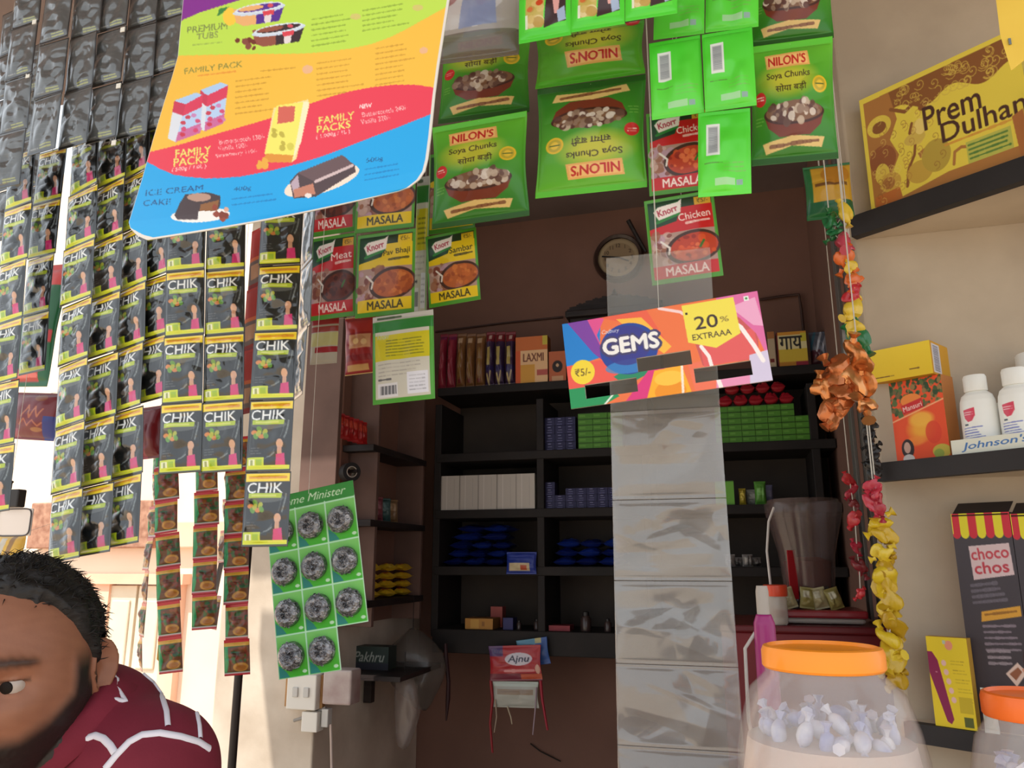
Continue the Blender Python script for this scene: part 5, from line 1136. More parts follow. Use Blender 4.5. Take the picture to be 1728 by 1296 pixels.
def stand(name, label, cat, S, e, inset, z0, px0, px1, py_top, depth, front, side, mat=None, group=None, right=None, left=None, top=None, tilt=0., h=None, xmid=None, dang=0.):
    p, ang = on_board(S, e, inset); a, b = pplane(px0, (py_top), p, ang), pplane(px1, py_top, p, ang)
    w = (b - a).length; zt_ = pplane((px0 + px1) / 2, py_top, p, ang).z
    hh = h or zt_ - z0
    me = carton(name, w, depth, hh, front, side, top, right, left)
    o = obj(name, me, mat or CARD, None, (a.x, a.y, z0 + .0006), (tilt, 0, ang + dang)); return tag(o, label, cat, group)
# henna box on the top board: artwork laid out on its front
hp, hang_ = on_board(US, UE, .02)
a, b = pplane(1449, 165, hp, hang_), pplane(1700, 60, hp, hang_)
hw = (b - a).length + .014; hh = (a.z + b.z) / 2 - UZ
hc = art_henna()
tag(obj('henna_box', carton('henna_box', hw, .05, hh, hc, (196, 176, 70)), CARD, None, (a.x, a.y, UZ + .0006), (0, 0, hang_)), 'yellow henna box printed with brown patterns on the top shelf', 'box')
# loose yellow card hanging at the picture corner
mm = [at(x, y, 1.02) for x, y in ((1676, -40), (1790, -60), (1780, 60), (1706, 118), (1688, 60))]
bm = bmesh.new(); vsF = [bm.verts.new(p) for p in mm]; bm.faces.new(vsF)
r_ = bmesh.ops.extrude_face_region(bm, geom=bm.faces[:]); bmesh.ops.translate(bm, vec=(.001, .0012, 0), verts=[v for v in r_['geom'] if isinstance(v, bmesh.types.BMVert)]); bmesh.ops.recalc_face_normals(bm, faces=bm.faces)
me = bpy.data.meshes.new('yellow_card'); bm.to_mesh(me); bm.free()
o = obj('yellow_card', me, M('yellow_card', (240, 206, 84), .5, var=(6, (228, 190, 70)))); tag(o, 'plain yellow card hanging in the upper corner over the henna box', 'card'); string_to(o, (mm[0].x + .02, mm[0].y, mm[0].z - .002))
p = at(1704, 70, 1.018); st = MB().box(p, (.003, .0012, .009)).build('staple', M('staple_steel', (150, 160, 160), .3, 1.)); st.parent = o
gq, ga = on_board(US, UE, .02); p = pplane(1722, 210, gq, ga)
gp = obj('green_packet', pillow('green_packet', flat_art(40, 60, (40, 130, 60), None, ((0, 0, 1, .3, (240, 210, 50)),)), .1, .12, .015, .06, 3, .3, oz=1.), GLOSS, None, (p.x + .058 * math.cos(ga), p.y + .058 * math.sin(ga) - .030, UZ + .001), (-.05, 0, hang_)); tag(gp, 'green and yellow packet at the picture edge beside the henna box', 'packet')
# middle board
tea = stand('tea_carton', 'orange and leafy green carton with a small portrait on the middle shelf', 'carton', LS, LE, .055, LZ, 1497, 1586, 640, .045, art_tea(), (190, 120, 60))
hz = tea.data.vertices[0].co.z
bpy.context.view_layer.update()
zt_ = LZ + max(v.co.z for v in tea.data.vertices) + .001
p, ang = on_board(LS, LE, .028); a, b = pplane(1467, 640, p, ang), pplane(1560, 590, p, ang)
wl = (b - a).length; hl = (pplane(1515, 572, p, ang).z - pplane(1515, 628, p, ang).z)
o = obj('yellow_carton', carton('yellow_carton', wl, .14, hl, art_yellowlong(), (214, 160, 36), None, art_yellowend()), CARD, None, (a.x, a.y, zt_), (0, 0, ang + .1)); tag(o, 'yellow carton lying across the top of the orange and green carton', 'carton')
pb = empty('pink_bottle', 'slim pink bottle between the orange carton and the talc tray', 'bottle', (0, 0, 0))
p, ang = on_board(LS, LE, .122); q = pplane(1597, 700, p, ang); pb.location = (q.x, q.y, LZ + .0006)
obj('body', MB().lathe([(.013, 0), (.0155, .004), (.0155, .085), (.009, .1)], 28).me('body', True), M('pink_plastic', (196, 120, 168), .35, coat=.3), pb)
obj('cap', MB().lathe([(.0095, .098), (.0095, .118), (.008, .12)], 24).me('cap', True), M('pink_cap', (170, 70, 120), .35), pb)
# talc bottles in their tray
tray = stand('talc_tray', 'white display tray lettered in blue script on the middle shelf', 'display tray', LS, LE, .012, LZ, 1603, 1745, 736, .004, art_johnson(), (226, 226, 214))
bpy.context.view_layer.update()
tw = max(v.co.x for v in tray.data.vertices); th = max(v.co.z for v in tray.data.vertices)
tb = MB(); tb.box((tw / 2, .042, .0025), (tw, .08, .003)); tb.box((.0015, .042, th / 2), (.003, .08, th)); tb.box((tw / 2, .08, th * .9), (tw, .003, th * 1.8))
o = tb.build('tray_body', M('white_tray_card', (228, 228, 218), .6), tray)
TALC_B = M('white_talc_plastic', rough=.35, attr='print', coat=.2)
prof = [(.016, .099), (.0255, .092), (.029, .083), (.0305, .07), (.0305, .006), (.028, 0)]
tm = roll('body', art_talc(), prof, 1.0, .68)
tcap = MB().lathe([(.0185, .0985), (.0195, .1), (.0195, .121), (.0175, .125), (.001, .1255)], 40).me('cap', True)
for v in tcap.vertices: v.co.y *= .8
for i, (px, lb) in enumerate(((1651, 'white talc bottle with red label, first in the tray beside the pink bottle'), (1719, 'white talc bottle with red label, second in the tray, at the picture edge'))):
    p, ang = on_board(LS, LE, .055); q = pplane(px, 690, p, ang)
    t = empty('talc_bottle', lb, 'bottle', (q.x, q.y, LZ + .0054), (0, 0, ang + .12)); t.scale = (.98, .98, 1.12)
    obj('body', tm, TALC_B, t); obj('cap', tcap, M('white_cap', (240, 240, 234), .35), t)
p, ang = on_board(LS, LE, .12); q = pplane(1712, 560, p, ang)
fl = MB().box((0, 0, 0), (.13, .0012, .06)).build('tray_flap', M('white_tray_card', (228, 228, 218), .6), None, False); fl.location = (0, 0, 0)
fl.parent = tray; fl.matrix_parent_inverse = Matrix(); fl.location = (tw / 2 + .0, .085, th * 1.8 + .024); fl.rotation_euler = (-.25, -.12, 0)
jr = empty('cream_jar', 'white jar with a blue band behind the talc bottles', 'jar', (0, 0, 0)); p, ang = on_board(LS, LE, .165); q = pplane(1745, 600, p, ang); jr.location = (q.x, q.y, LZ + .0006)
obj('body', MB().lathe([(.028, 0), (.03, .004), (.03, .155), (.026, .162)], 32).me('body', True), M('white_cap', (240, 240, 234), .35), jr); obj('band', MB().lathe([(.0304, .12), (.0304, .145)], 32, cap=False).me('band', True), M('blue_band', (50, 60, 150), .4), jr); obj('cap', MB().lathe([(.031, .162), (.031, .186), (.028, .19)], 32).me('cap', True), M('white_cap', (240, 240, 234), .35), jr)
# lowest board: chocolate cartons and a yellow box
for i, (x0, x1, lb) in enumerate(((1604, 1702, 'tall dark chocolate cereal carton with red and yellow stripes, nearer the pillar edge'), (1704, 1800, 'tall dark chocolate cereal carton with red and yellow stripes, cut by the picture edge'))):
    p, ang = on_board(BS, BE, .03); a, b = pplane(x0, 868, p, ang), pplane(x1, 862, p, ang); w = (b - a).length; zt_ = (pplane(x0, 868, p, ang).z)
    lf = Cv(20, 60, (166, 122, 92)); lf.rect(0, 0, 20, 8, (196, 150, 60))
    o = obj('choco_carton', carton('choco_carton', w, .05, zt_ - BZ, art_choco(), (44, 36, 38), (40, 32, 32), (40, 34, 36), lf), CARD, None, (a.x, a.y, BZ + .0006), (-.0, 0, ang)); tag(o, lb, 'carton')
    m2 = MB().box((w / 2, .02, zt_ - BZ + .008), (w * .96, .05, .0012), rot=Euler((.5, 0, 0)).to_matrix()).build('lid_flap', M('dark_flap', (40, 33, 33), .6), o)
stand('yellow_box', 'small yellow box with a maroon band standing on the lowest shelf', 'box', BS, BE, .006, BZ, 1562, 1630, 1076, .020, art_yellowbox(), (196, 150, 60))
p, ang = on_board(BS, BE, .004); q = pplane(1672, 1225, p, ang)
tag(obj('white_packet', pillow('white_packet', flat_art(20, 40, (214, 222, 216), None, ((0, .1, 1, .3, (190, 200, 200)),)), .022, .07, .006, .08, 2, .3, oz=1.), GLOSS, None, (q.x, q.y - .004, BZ + .001), (-.05, 0, ang)), 'small white packet at the foot of the dark cereal carton', 'packet')
# strings of sweets and small toys along the wall edge
def bundle(name, label, cat, pts, Y, cols, rad, seed, metal=0., rough=.35, link=True, part_name='toy', n_per=1, top=None):
    """A cord with twisted packets on it: pts = photo places from top to bottom."""
    P = [at(x, y, Y) for x, y in pts]
    r = empty(name, label, cat, (P[0].x, P[0].y, P[0].z)); R = random.Random(seed)
    tp_ = top or PORCH_Z + .002
    part(MB().tube([(P[0].x, P[0].y, tp_)] + P, .0012, 5), 'cord', STRING, r)
    for i, p in enumerate(P):
        for k in range(n_per):
            c = cols[(i * n_per + k) % len(cols)]; q = rad * R.uniform(.7, 1.2)
            mt = Euler((R.uniform(-.6, .6), R.uniform(-.8, .8), R.uniform(-1, 1))).to_matrix()
            b = MB(); off = Vector((R.uniform(-1, 1), R.uniform(-.5, .5), R.uniform(-1, 1))) * rad * (.5 if n_per > 1 else .15)
            b.blob(p + off, (q * .85, q * .5, q * 1.05), R.randint(0, 999), .6, 3, mt)
            for sgn in (1, -1):       # twisted wrapper ends
                e0 = p + off + mt @ Vector((0, 0, sgn * q * 1.0)); e1 = p + off + mt @ Vector((q * .3 * sgn, 0, sgn * q * 1.7))
                b.tube([e0, (e0 + e1) / 2, e1], [q * .3, q * .2, q * .5], 8)
            part(b, part_name, M('wrap_%d_%d_%d_%d' % (*c, int(metal * 10)), c, rough, metal=metal, coat=.4, bump=(50, .6, .003)), r, True)
    return r
G_, YL, RD, OR, PK = (30, 110, 60), (222, 190, 60), (190, 40, 50), (220, 110, 50), (196, 70, 90)
cv = flat_art(70, 90, (40, 110, 60), None, ((.15, .05, 1, .72, (206, 160, 50)), (.2, .4, .9, .46, (120, 80, 40)), (0, .72, 1, .9, (30, 96, 60)))); cv.ell(46, 22, 22, 16, (190, 130, 40))
hang('noodle_pack', 'green and yellow packet hanging under the soya packs by the wall edge', 'food pack', cv, ((1364, 284), (1440, 272), (1436, 366), (1352, 372)), 1.55, kind='pillow', amp=.02, seed=5, tilt=0.)
bundle('sweet_string', 'string of red, yellow and green wrapped sweets along the wall edge', 'sweets', [(1400, 372), (1424, 360), (1404, 392), (1426, 412), (1424, 440), (1432, 452), (1438, 476), (1440, 500), (1436, 522), (1440, 540), (1446, 556), (1450, 574)], 1.45, (G_, YL, G_, PK, OR, YL, OR, RD, YL, G_, YL, G_), .017, 3, part_name='sweet')
cpb = bundle('copper_bundle', 'bundle of shiny copper foil pieces hanging by the wall edge', 'foil bundle', [(1448, 600), (1416, 630), (1440, 640), (1460, 650), (1425, 665), (1452, 680), (1392, 656), (1410, 694)], 1.38, ((206, 130, 70), (190, 110, 60), (220, 150, 90)), .021, 6, metal=.7, rough=.28, part_name='foil_piece')
bundle('black_string', 'fuzzy black string of beads hanging beside the middle shelf', 'string', [(1462 + 7 * (i % 2) + i * 1.2, 704 + i * 11) for i in range(11)], 1.575, ((24, 22, 22), (34, 30, 30)), .011, 8, part_name='bead', rough=.6)
bundle('red_string', 'string of small red packets hanging on the shutter rail', 'string', [(1434, 812), (1437, 832), (1440, 852), (1443, 880), (1446, 925), (1450, 960), (1452, 1002)], 1.75, (RD, (170, 36, 60), (120, 30, 40)), .013, 9, part_name='packet')
bundle('red_string', 'short string of pinkish red packets beside the black beads', 'string', [(1474, 826), (1480, 840), (1472, 852), (1484, 860)], 1.49, ((190, 50, 70), (170, 40, 56)), .014, 10, part_name='packet')
bundle('yellow_string', 'long string of crumpled yellow packets hanging beside the wall edge', 'string', [(1484 + i * 2.0 + 6 * (i % 2), 882 + i * 24) for i in range(12)], 1.53, ((222, 190, 40), (206, 170, 36), (230, 200, 60), (190, 150, 30)), .021, 11, part_name='packet')
# shutter rail
rail = MB()
for dx in (0, .022, .040):
    p = at(1424, 700, 2.3); rail.box((XR - .03 - dx, 2.05 + dx * 2, (CZ + 3.24) / 2), (.008, .05, 3.23 - CZ), bev=.001)
tag(rail.build('shutter_rail', M('grey_steel', (120, 116, 112), .45, metal=.5)), 'grey steel shutter rail standing inside the wall edge', 'rail')
# blender-like jug, box of sweets and bottle on the inner counter
q = at(1362, 930, 2.06); j0 = at(1296, 830, 2.06); j1 = at(1430, 830, 2.06); jr_ = (j1.x - j0.x) / 2
jz0, jz1 = at(1362, 1005, 2.06).z, at(1362, 822, 2.06).z
bxz = CZ
sb0, sb1 = at(1300, 1010, 2.0).x, XR - .10; sbz1 = at(1380, 1042, 2.0).z
lt = empty('sweet_tub', 'clear tub with a red lid holding grey packets on the inner counter', 'tub', ((sb0 + sb1) / 2, 2.06, CZ))
part(MB().box(((sb0 + sb1) / 2, 2.07, (CZ + sbz1) / 2 + .0005), (sb1 - sb0, .17, sbz1 - CZ - .001), bev=.008), 'tub_body', M('cloudy_plastic', (206, 196, 186), .25, alpha=.6, coat=.5, bump=(12, .3)), lt)
part(MB().box(((sb0 + sb1) / 2, 2.07, sbz1 + .008), (sb1 - sb0 + .008, .18, .018), bev=.005), 'lid', M('red_lid', (140, 30, 40), .35, coat=.3), lt)
tz = sbz1 + .0175
R = random.Random(12)
for i in range(9):
    px = 1308 + i * 13; p = at(px, 1010, 2.03)
    o = obj('toffee_packet', pillow('toffee_packet', flat_art(20, 26, ((150, 140, 80), (110, 100, 90), (170, 160, 120), (90, 90, 92))[i % 4], None, ((.2, .2, .6, .5, (200, 196, 170)),)), .034, .05, .009, .08, i, .4, oz=1.), GLOSS, None, (min(p.x, XR - .12), 2.015 + .03 * (i % 2), tz + .001), (-.15, R.uniform(-.3, .3), R.uniform(-.5, .5)))
    tag(o, 'shiny olive-grey toffee packet in front of the clear jug', 'packet', 'toffee packets in front of the jug')
jg = empty('clear_jug', 'large clear plastic jug with reddish contents on the red-lidded tub', 'jug', (q.x, 2.09, tz + .001))
h_ = jz1 - tz - .03
obj('jug_body', MB().lathe([(jr_ * .55, 0), (jr_ * .6, .004), (jr_ * .72, h_ * .5), (jr_ * .98, h_ * .86), (jr_ * 1.0, h_ * .95), (jr_ * .9, h_), (jr_ * .88, h_ * .95), (jr_ * .68, h_ * .5), (jr_ * .56, .01), (jr_ * .4, .008)], 44, cap=True).me('jug_body', True), M('smoky_clear_plastic', (110, 92, 88), .15, alpha=.38, coat=.8, bump=(10, .3, .004)), jg)
obj('contents', MB().lathe([(jr_ * .4, .012), (jr_ * .52, .014), (jr_ * .6, h_ * .42), (jr_ * .3, h_ * .46)], 32).me('contents', True), M('reddish_contents', (150, 70, 72), .6, var=(14, (120, 50, 54))), jg)
obj('label_strip', MB().box((-jr_ * .42, -jr_ * .62, h_ * .3), (.022, .003, h_ * .44), .5).me('label_strip'), M('red_lid2', (160, 24, 34), .4), jg, label='red strip')
rj = empty('small_jar', 'small jar with an orange-red lid behind the magenta bottle', 'jar', (0, 0, 0)); p = at(1308, 1000, 2.0); rj.location = (p.x, 2.06, tz + .001)
rj.location = (at(1308, 1000, 1.97).x, 1.965, CZ)
hz_ = at(1308, 988, 1.965).z - CZ
obj('glass', MB().lathe([(.022, 0), (.025, .004), (.025, hz_ - .03), (.021, hz_ - .018)], 28).me('glass', True), M('cloudy_plastic', (206, 196, 186), .25, alpha=.6, coat=.5, bump=(12, .3)), rj)
obj('lid', MB().lathe([(.0265, hz_ - .024), (.0275, hz_ - .02), (.0275, hz_), (.025, hz_ + .002)], 28).me('lid', True), M('orange_red_lid', (220, 74, 44), .35, coat=.2), rj)
P = [at(x, y, 2.0) for x, y in ((1306, 856), (1297, 880), (1294, 930), (1300, 985), (1306, 1010))]
tag(MB().tube(P, .003, 7).build('white_cable', M('white_cable', (206, 200, 194), .5), smooth=True), 'white cable looping beside the clear jug', 'cable')

# ------------------------------------------------------------------ goods counter in front
TZ = 1.262
dc = empty('display_counter', 'display counter carrying the sweet jars in the foreground', 'counter', (.3, .78, 0))
part(MB().box((.34, .80, TZ / 2 - .012), (.86, .40, TZ - .024), bev=.006), 'cabinet', M('counter_laminate', (176, 150, 120), .5, var=(4, (150, 124, 96))), dc)
part(MB().box((.34, .80, TZ - .012), (.88, .42, .024), bev=.006), 'counter_top', M('counter_top_laminate', (150, 120, 92), .4), dc)
def jar(label, px, py_lid, dist, rl, rb, lid_col, hb, seed):
    p = atd(px, py_lid, dist); zl_ = p.z
    r = empty('sweet_jar', label, 'jar', (p.x, p.y, TZ + .0006)); H = zl_ - TZ
    hs_ = H - .018      # body top under the lid
    prof = [(rb * .9, .001), (rb * .97, .006), (rb, .02), (rb, hs_ - .115), (rb * .965, hs_ - .108), (rb * .965, hs_ - .100), (rb * .995, hs_ - .094), (rb * .985, hs_ - .068), (rb * .93, hs_ - .046), (rb * .82, hs_ - .018), (rl * 1.0, hs_ - .004), (rl * .97, hs_ + .012)]
    inner = [(a * .975, b) for a, b in prof[::-1]]
    obj('jar_body', MB().lathe(prof + inner[:-1] + [(rb * .85, .004)], 64, cap=False).me('jar_body', 'all'), M('clear_jar_plastic', (226, 216, 210), .08, spec=.7, alpha=.2, coat=1., bump=(9, .12, .004)), r)
    obj('lid', MB().lathe([(rl * 1.0, hs_), (rl * 1.035, hs_ + .002), (rl * 1.035, H - .004), (rl * 1.0, H), (rl * .93, H + .001), (rl * .9, H - .002), (.001, H - .002)], 64, cap=False).me('lid', True), M('lid_%d' % lid_col[1], lid_col, .38, coat=.15), r)
    R2 = random.Random(seed)
    # sweets: a few loose ones on top of the fill
    fz = hs_ - .036
    obj('fill', MB().lathe([(rb * .6, .008), (rb * .93, .012), (rb * .93, fz - .05), (rb * .86, fz - .02), (.001, fz - .016)], 40, cap=False).me('fill', True), M('pale_pink_sweets', (214, 182, 168), .6, var=(16, (200, 190, 184)), bump=(30, .6)), r, label='pale pink and white sweets')
    WW = M('white_wrapper', (240, 240, 246), .3, coat=.5, bump=(60, .5, .002), var=(40, (150, 160, 214)))
    for k in range(30):
        t = k * 2.4; rr = (rb - .024 if k < 20 else rb * .4) * R2.uniform(.92, 1); z = fz - .02 + R2.uniform(0, .012) + (.006 if k >= 20 else 0)
        b = MB(); mt = Euler((R2.uniform(0, 3), R2.uniform(0, 3), R2.uniform(0, 3))).to_matrix(); c = Vector((rr * .96 * math.cos(t), rr * .96 * math.sin(t), z))
        b.blob(c, (.0105, .007, .006), k, .12, 2, mt)
        for sg in (1, -1): b.tube([c + mt @ Vector((sg * .009, 0, 0)), c + mt @ Vector((sg * .013, 0, 0)), c + mt @ Vector((sg * .017, 0, 0))], [.002, .0025, .005], 6)
        obj('sweet', b.me('sweet', True), WW, r, label='white wrapped sweet with blue print')
    return r
jar('large clear sweet jar with a bright orange lid in the foreground', 1386, 1092, .70, .0485, .077, (255, 150, 30), 0, 1)
jar('sweet jar with an orange lid cut off by the picture corner', 1742, 1172, .66, .036, .055, (240, 110, 30), 0, 2)
# magenta bottle beside the jar
p = atd(1293, 1100, .98); mbt = empty('magenta_bottle', 'magenta and orange bottle with a clear handle beside the big jar', 'bottle', (p.x, p.y, TZ + .0006))
hb_ = atd(1293, 1018, .98).z - TZ; rbm = .0128
cvm = Cv(60, 120, (200, 40, 120)); cvm.rect(0, 0, 60, 60, (150, 30, 104)); cvm.grad((170, 40, 110), (226, 90, 150), 0, 50, 60, 92); cvm.rect(0, 92, 60, 120, (240, 140, 40))
obj('body', roll('body', cvm, [(rbm * .7, hb_ * .96), (rbm * .98, hb_ * .93), (rbm, hb_ * .9), (rbm * 1.1, .006), (rbm, 0)]), GLOSS, mbt); obj('cap', MB().lathe([(rbm * .6, hb_ * .95), (rbm * .6, hb_ * 1.04), (rbm * .5, hb_ * 1.06)], 24).me('cap', True), M('grey_cap', (170, 160, 150), .5), mbt)
obj('handle', MB().tube([(-rbm * .8, 0, hb_ * .9), (-rbm * 1.9, 0, hb_ * .84), (-rbm * 2.0, 0, hb_ * .6), (-rbm * 1.3, 0, hb_ * .42)], .0022, 8).me('handle', True), M('cloudy_handle', (200, 196, 190), .3, alpha=.7), mbt)

# ================================================================== odd things at the left edge
cv = flat_art(60, 110, (24, 96, 52), None, ((0, 0, 1, .18, (206, 50, 36)), (.1, .04, .5, .12, (200, 150, 50)), (0, .86, .75, .96, (190, 60, 60)), (.75, .55, .95, .65, (200, 50, 50)))); cv.lines(8, 100, 1, 2, 34, 36, (236, 120, 110), 5, 3)
hang('green_bag', 'big dark green bag with a red top behind the outer shampoo strips', 'food pack', cv, ((46, 452), (106, 448), (92, 650), (26, 652)), 1.0, -.1, kind='pillow', amp=.012, seed=3)
cv = flat_art(76, 84, (112, 24, 30), None, ((.8, .5, 1, 1, (40, 46, 120)), (0, .78, .3, .96, (150, 60, 80)))); cv.line([(28, 44), (34, 24), (40, 46), (46, 26), (52, 44), (58, 30)], 2.6, (176, 100, 60)); cv.line([(24, 58), (32, 48), (38, 60), (46, 50), (54, 60), (60, 54)], 2.4, (170, 92, 60)); cv.ell(48, 10, 9, 6, (140, 80, 40)); cv.ell(52, 66, 9, 4, (160, 100, 50))
hang('maroon_bag', 'dark maroon bag with faint gold script below the green bag', 'food pack', cv, ((22, 664), (100, 664), (96, 745), (18, 738)), 1.05, -.1, kind='pillow', amp=.012, seed=4)
cv = flat_art(40, 80, (110, 20, 26), None, ((0, .7, .5, 1, (150, 40, 60)),))
hang('maroon_bag', 'dark maroon bag half hidden between shampoo strips', 'food pack', cv, ((234, 690), (272, 684), (270, 772), (232, 776)), 1.05, -.1, kind='pillow', amp=.012, seed=5)
cv = flat_art(50, 50, (222, 176, 60), None, ((.3, .1, .5, .9, (200, 190, 170)), (.6, 0, .75, .8, (150, 110, 50)), (0, .6, .2, 1, (90, 90, 70))))
hang('yellow_bag', 'yellow printed bag at the picture edge above the man', 'food pack', cv, ((-10, 902), (40, 905), (36, 968), (-12, 966)), 1.02, -.1, kind='pillow', amp=.01, seed=6)
p = at(25, 880, .98); a_, b_ = at(-6, 905, .98), at(57, 858, .98)
pl = empty('plate_clip', 'white plastic plate held by a black clip at the picture edge', 'plate', (p.x, p.y, b_.z))
part(MB().box(((a_.x + b_.x) / 2, .98, (a_.z + b_.z) / 2), (b_.x - a_.x, .004, b_.z - a_.z), bev=.0018), 'plate', M('white_plate_plastic', (240, 226, 214), .4, coat=.2), pl)
mb = MB(); w2, h2 = (b_.x - a_.x) / 2, (b_.z - a_.z) / 2; cxp, czp = (a_.x + b_.x) / 2, (a_.z + b_.z) / 2
mb.tube([(cxp + w2 * math.copysign(abs(math.cos(t)) ** .35, math.cos(t)), .977, czp + h2 * math.copysign(abs(math.sin(t)) ** .35, math.sin(t))) for t in np.linspace(0, 2 * PI, 41)], .0012, 6)
part(mb, 'rim', M('grey_rim', (90, 84, 84), .5), pl)
a_, b_ = at(5, 857, .975), at(41, 826, .975)
part(MB().box(((a_.x + b_.x) / 2, .973, (a_.z + b_.z) / 2), (b_.x - a_.x, .016, b_.z - a_.z), bev=.002), 'clip', M('black_clip', (46, 40, 36), .45), pl)
q = at(18, 822, .975); part(MB().tube([q - Vector((0, 0, .003)), q + Vector((0, 0, .006)), q + Vector((.003, 0, .009))], .002, 6), 'hook', M('black_clip', (46, 40, 36), .45), pl)
string_to(pl, (q.x, q.y, q.z + .004))

# ================================================================== the man in the maroon polo shirt
SC = 1.0
eye_px = atd(14, 1160, .80)                      # his left eye
HYAW, HPITCH, HROLL = math.radians(26), math.radians(5), math.radians(-2)
RH = (Matrix.Rotation(HYAW, 3, 'Z') @ Matrix.Rotation(HPITCH, 3, 'X') @ Matrix.Rotation(HROLL, 3, 'Y'))
EYE_L = Vector((.032, -.083, .0))
HC = eye_px - RH @ EYE_L
def g(x, s): return np.exp(-(x / s) ** 2)
def head_shape(nu=150, nv=130, off=0.):
    """Points of the head in its own frame (face towards -Y, z up, eyes at z=0)."""
    th = np.linspace(0, 2 * PI, nu, endpoint=False); ph = np.linspace(.02, PI - .02, nv)
    T, Pp = np.meshgrid(th, ph)
    dx, dy, dz = np.sin(Pp) * np.cos(T), np.sin(Pp) * np.sin(T), np.cos(Pp)
    a, b, c = .079, .099, .120
    x, y, z = a * dx, b * dy, c * dz * np.where(dz > 0, .92, 1) + .002
    y = np.where(y > 0, y * 1.02, y)
    low = np.clip(-z / .118, 0, 1)
    x = x * (1 - .16 * low ** 1.4); y = np.where(y > 0, y * (1 - .45 * low ** 1.2), y * (1 - .06 * low ** 2))
    x = x * (1 + .05 * g(z - .07, .05))
    front = np.clip(-dy, 0, 1)
    f = np.zeros_like(x)
    f += .0065 * g(z - .021, .011) * g(np.abs(x) - .028, .026) * front ** .5      # brows
    f -= .0125 * g(z - .001, .013) * g(np.abs(x) - .031, .019)                        # sockets
    f += .004 * g(x, .02) * g(z - .03, .03)
    nz = np.clip((.012 - z) / .050, 0, 1) * (z > -.052)
    f += (.026 * nz ** 1.1 * np.clip((z + .052) / .012, 0, 1)) * g(x, .0095 + .006 * nz)
    f += .012 * g(z + .036, .010) * g(np.abs(x) - .014, .0075)                        # nostrils
    f += .006 * g(z + .066, .006) * g(x, .02) + .0065 * g(z + .078, .006) * g(x, .018) - .004 * g(z + .072, .0028) * g(x, .023)
    f += .010 * g(z + .105, .016) * g(x, .026)                                      # chin
    f += .006 * g(z + .030, .022) * g(np.abs(x) - .046, .02) * front ** .5            # cheeks
    y = y - f * (y < .01)
    x = x + np.sign(x) * (.003 * g(z + .03, .03) * g(y + .02, .04))
    return np.stack([x, y, z], -1)
HP = head_shape()
nv_, nu_ = HP.shape[:2]
def grid_faces(nv_, nu_, off=0):
    idx = np.arange(nv_ * nu_).reshape(nv_, nu_) + off; nx = np.roll(idx, -1, 1)
    return np.stack([idx[:-1], idx[1:], nx[1:], nx[:-1]], -1).reshape(-1, 4).tolist() + [idx[0].tolist(), idx[-1][::-1].tolist()]
bm = bmesh.new()
def add_np(P, faces, mt=None):
    vs_ = [bm.verts.new((HC + RH @ Vector(p)) if mt is None else mt @ Vector(p)) for p in P]
    bm.verts.ensure_lookup_table()
    for f_ in faces: bm.faces.new([vs_[k] for k in f_])
add_np(HP.reshape(-1, 3), grid_faces(nv_, nu_))
def ear(sgn):
    n, m = 26, 12; P = []
    for i in range(m):
        t = i / (m - 1)
        for k in range(n):
            a = 2 * PI * k / n
            oy, oz = .019 * math.cos(a) * (1 + .0 * math.sin(a)), .033 * math.sin(a) * (1 if math.sin(a) > 0 else .95)
            oy *= 1 - .28 * max(0, -math.sin(a))
            rim = .006 * math.exp(-((t - .85) / .12) ** 2) - .004 * math.exp(-((t - .45) / .2) ** 2)
            xx = .004 + rim + .016 * t * max(0, math.cos(a)) ; P.append((sgn * (.0765 + xx), .012 + oy * t + .003 * t, -.004 + oz * t - .0))
    base = len(P)
    for k in range(n):
        a = 2 * PI * k / n; P.append((sgn * .066, .006 + .012 * math.cos(a), -.004 + .026 * math.sin(a)))
    F_ = []
    for i in range(m - 1):
        for k in range(n): F_.append((i * n + k, i * n + (k + 1) % n, (i + 1) * n + (k + 1) % n, (i + 1) * n + k))
    for k in range(n): F_.append(((m - 1) * n + k, (m - 1) * n + (k + 1) % n, base + (k + 1) % n, base + k))
    F_.append(list(range(base, base + n)))
    add_np(P, F_)
for s in (1, -1): ear(s)
def lids(sgn):
    for (p0, p1, rr) in ((.0, 1.31, .0145), (1.93, PI, .0142)):          # upper and lower lid shells
        P, F_ = [], []; n, m = 20, 8
        for i in range(m):
            t = p0 + (p1 - p0) * i / (m - 1)
            for k in range(n + 1):
                a = PI * k / n; P.append((sgn * .032 + rr * math.sin(t) * math.cos(a), -.0735 - rr * math.sin(t) * math.sin(a), .0005 + rr * math.cos(t)))
        q = len(P)
        P += [(x, y + .0035, z) for x, y, z in P]
        for i in range(m - 1):
            for k in range(n):
                A = [i * (n + 1) + k, i * (n + 1) + k + 1, (i + 1) * (n + 1) + k + 1, (i + 1) * (n + 1) + k]; F_.append(A); F_.append([w + q for w in A[::-1]])
        for i in (0, m - 1):
            for k in range(n): F_.append((i * (n + 1) + k, i * (n + 1) + k + 1, i * (n + 1) + k + 1 + q, i * (n + 1) + k + q))
        add_np(P, F_)
for s in (1, -1): lids(s)
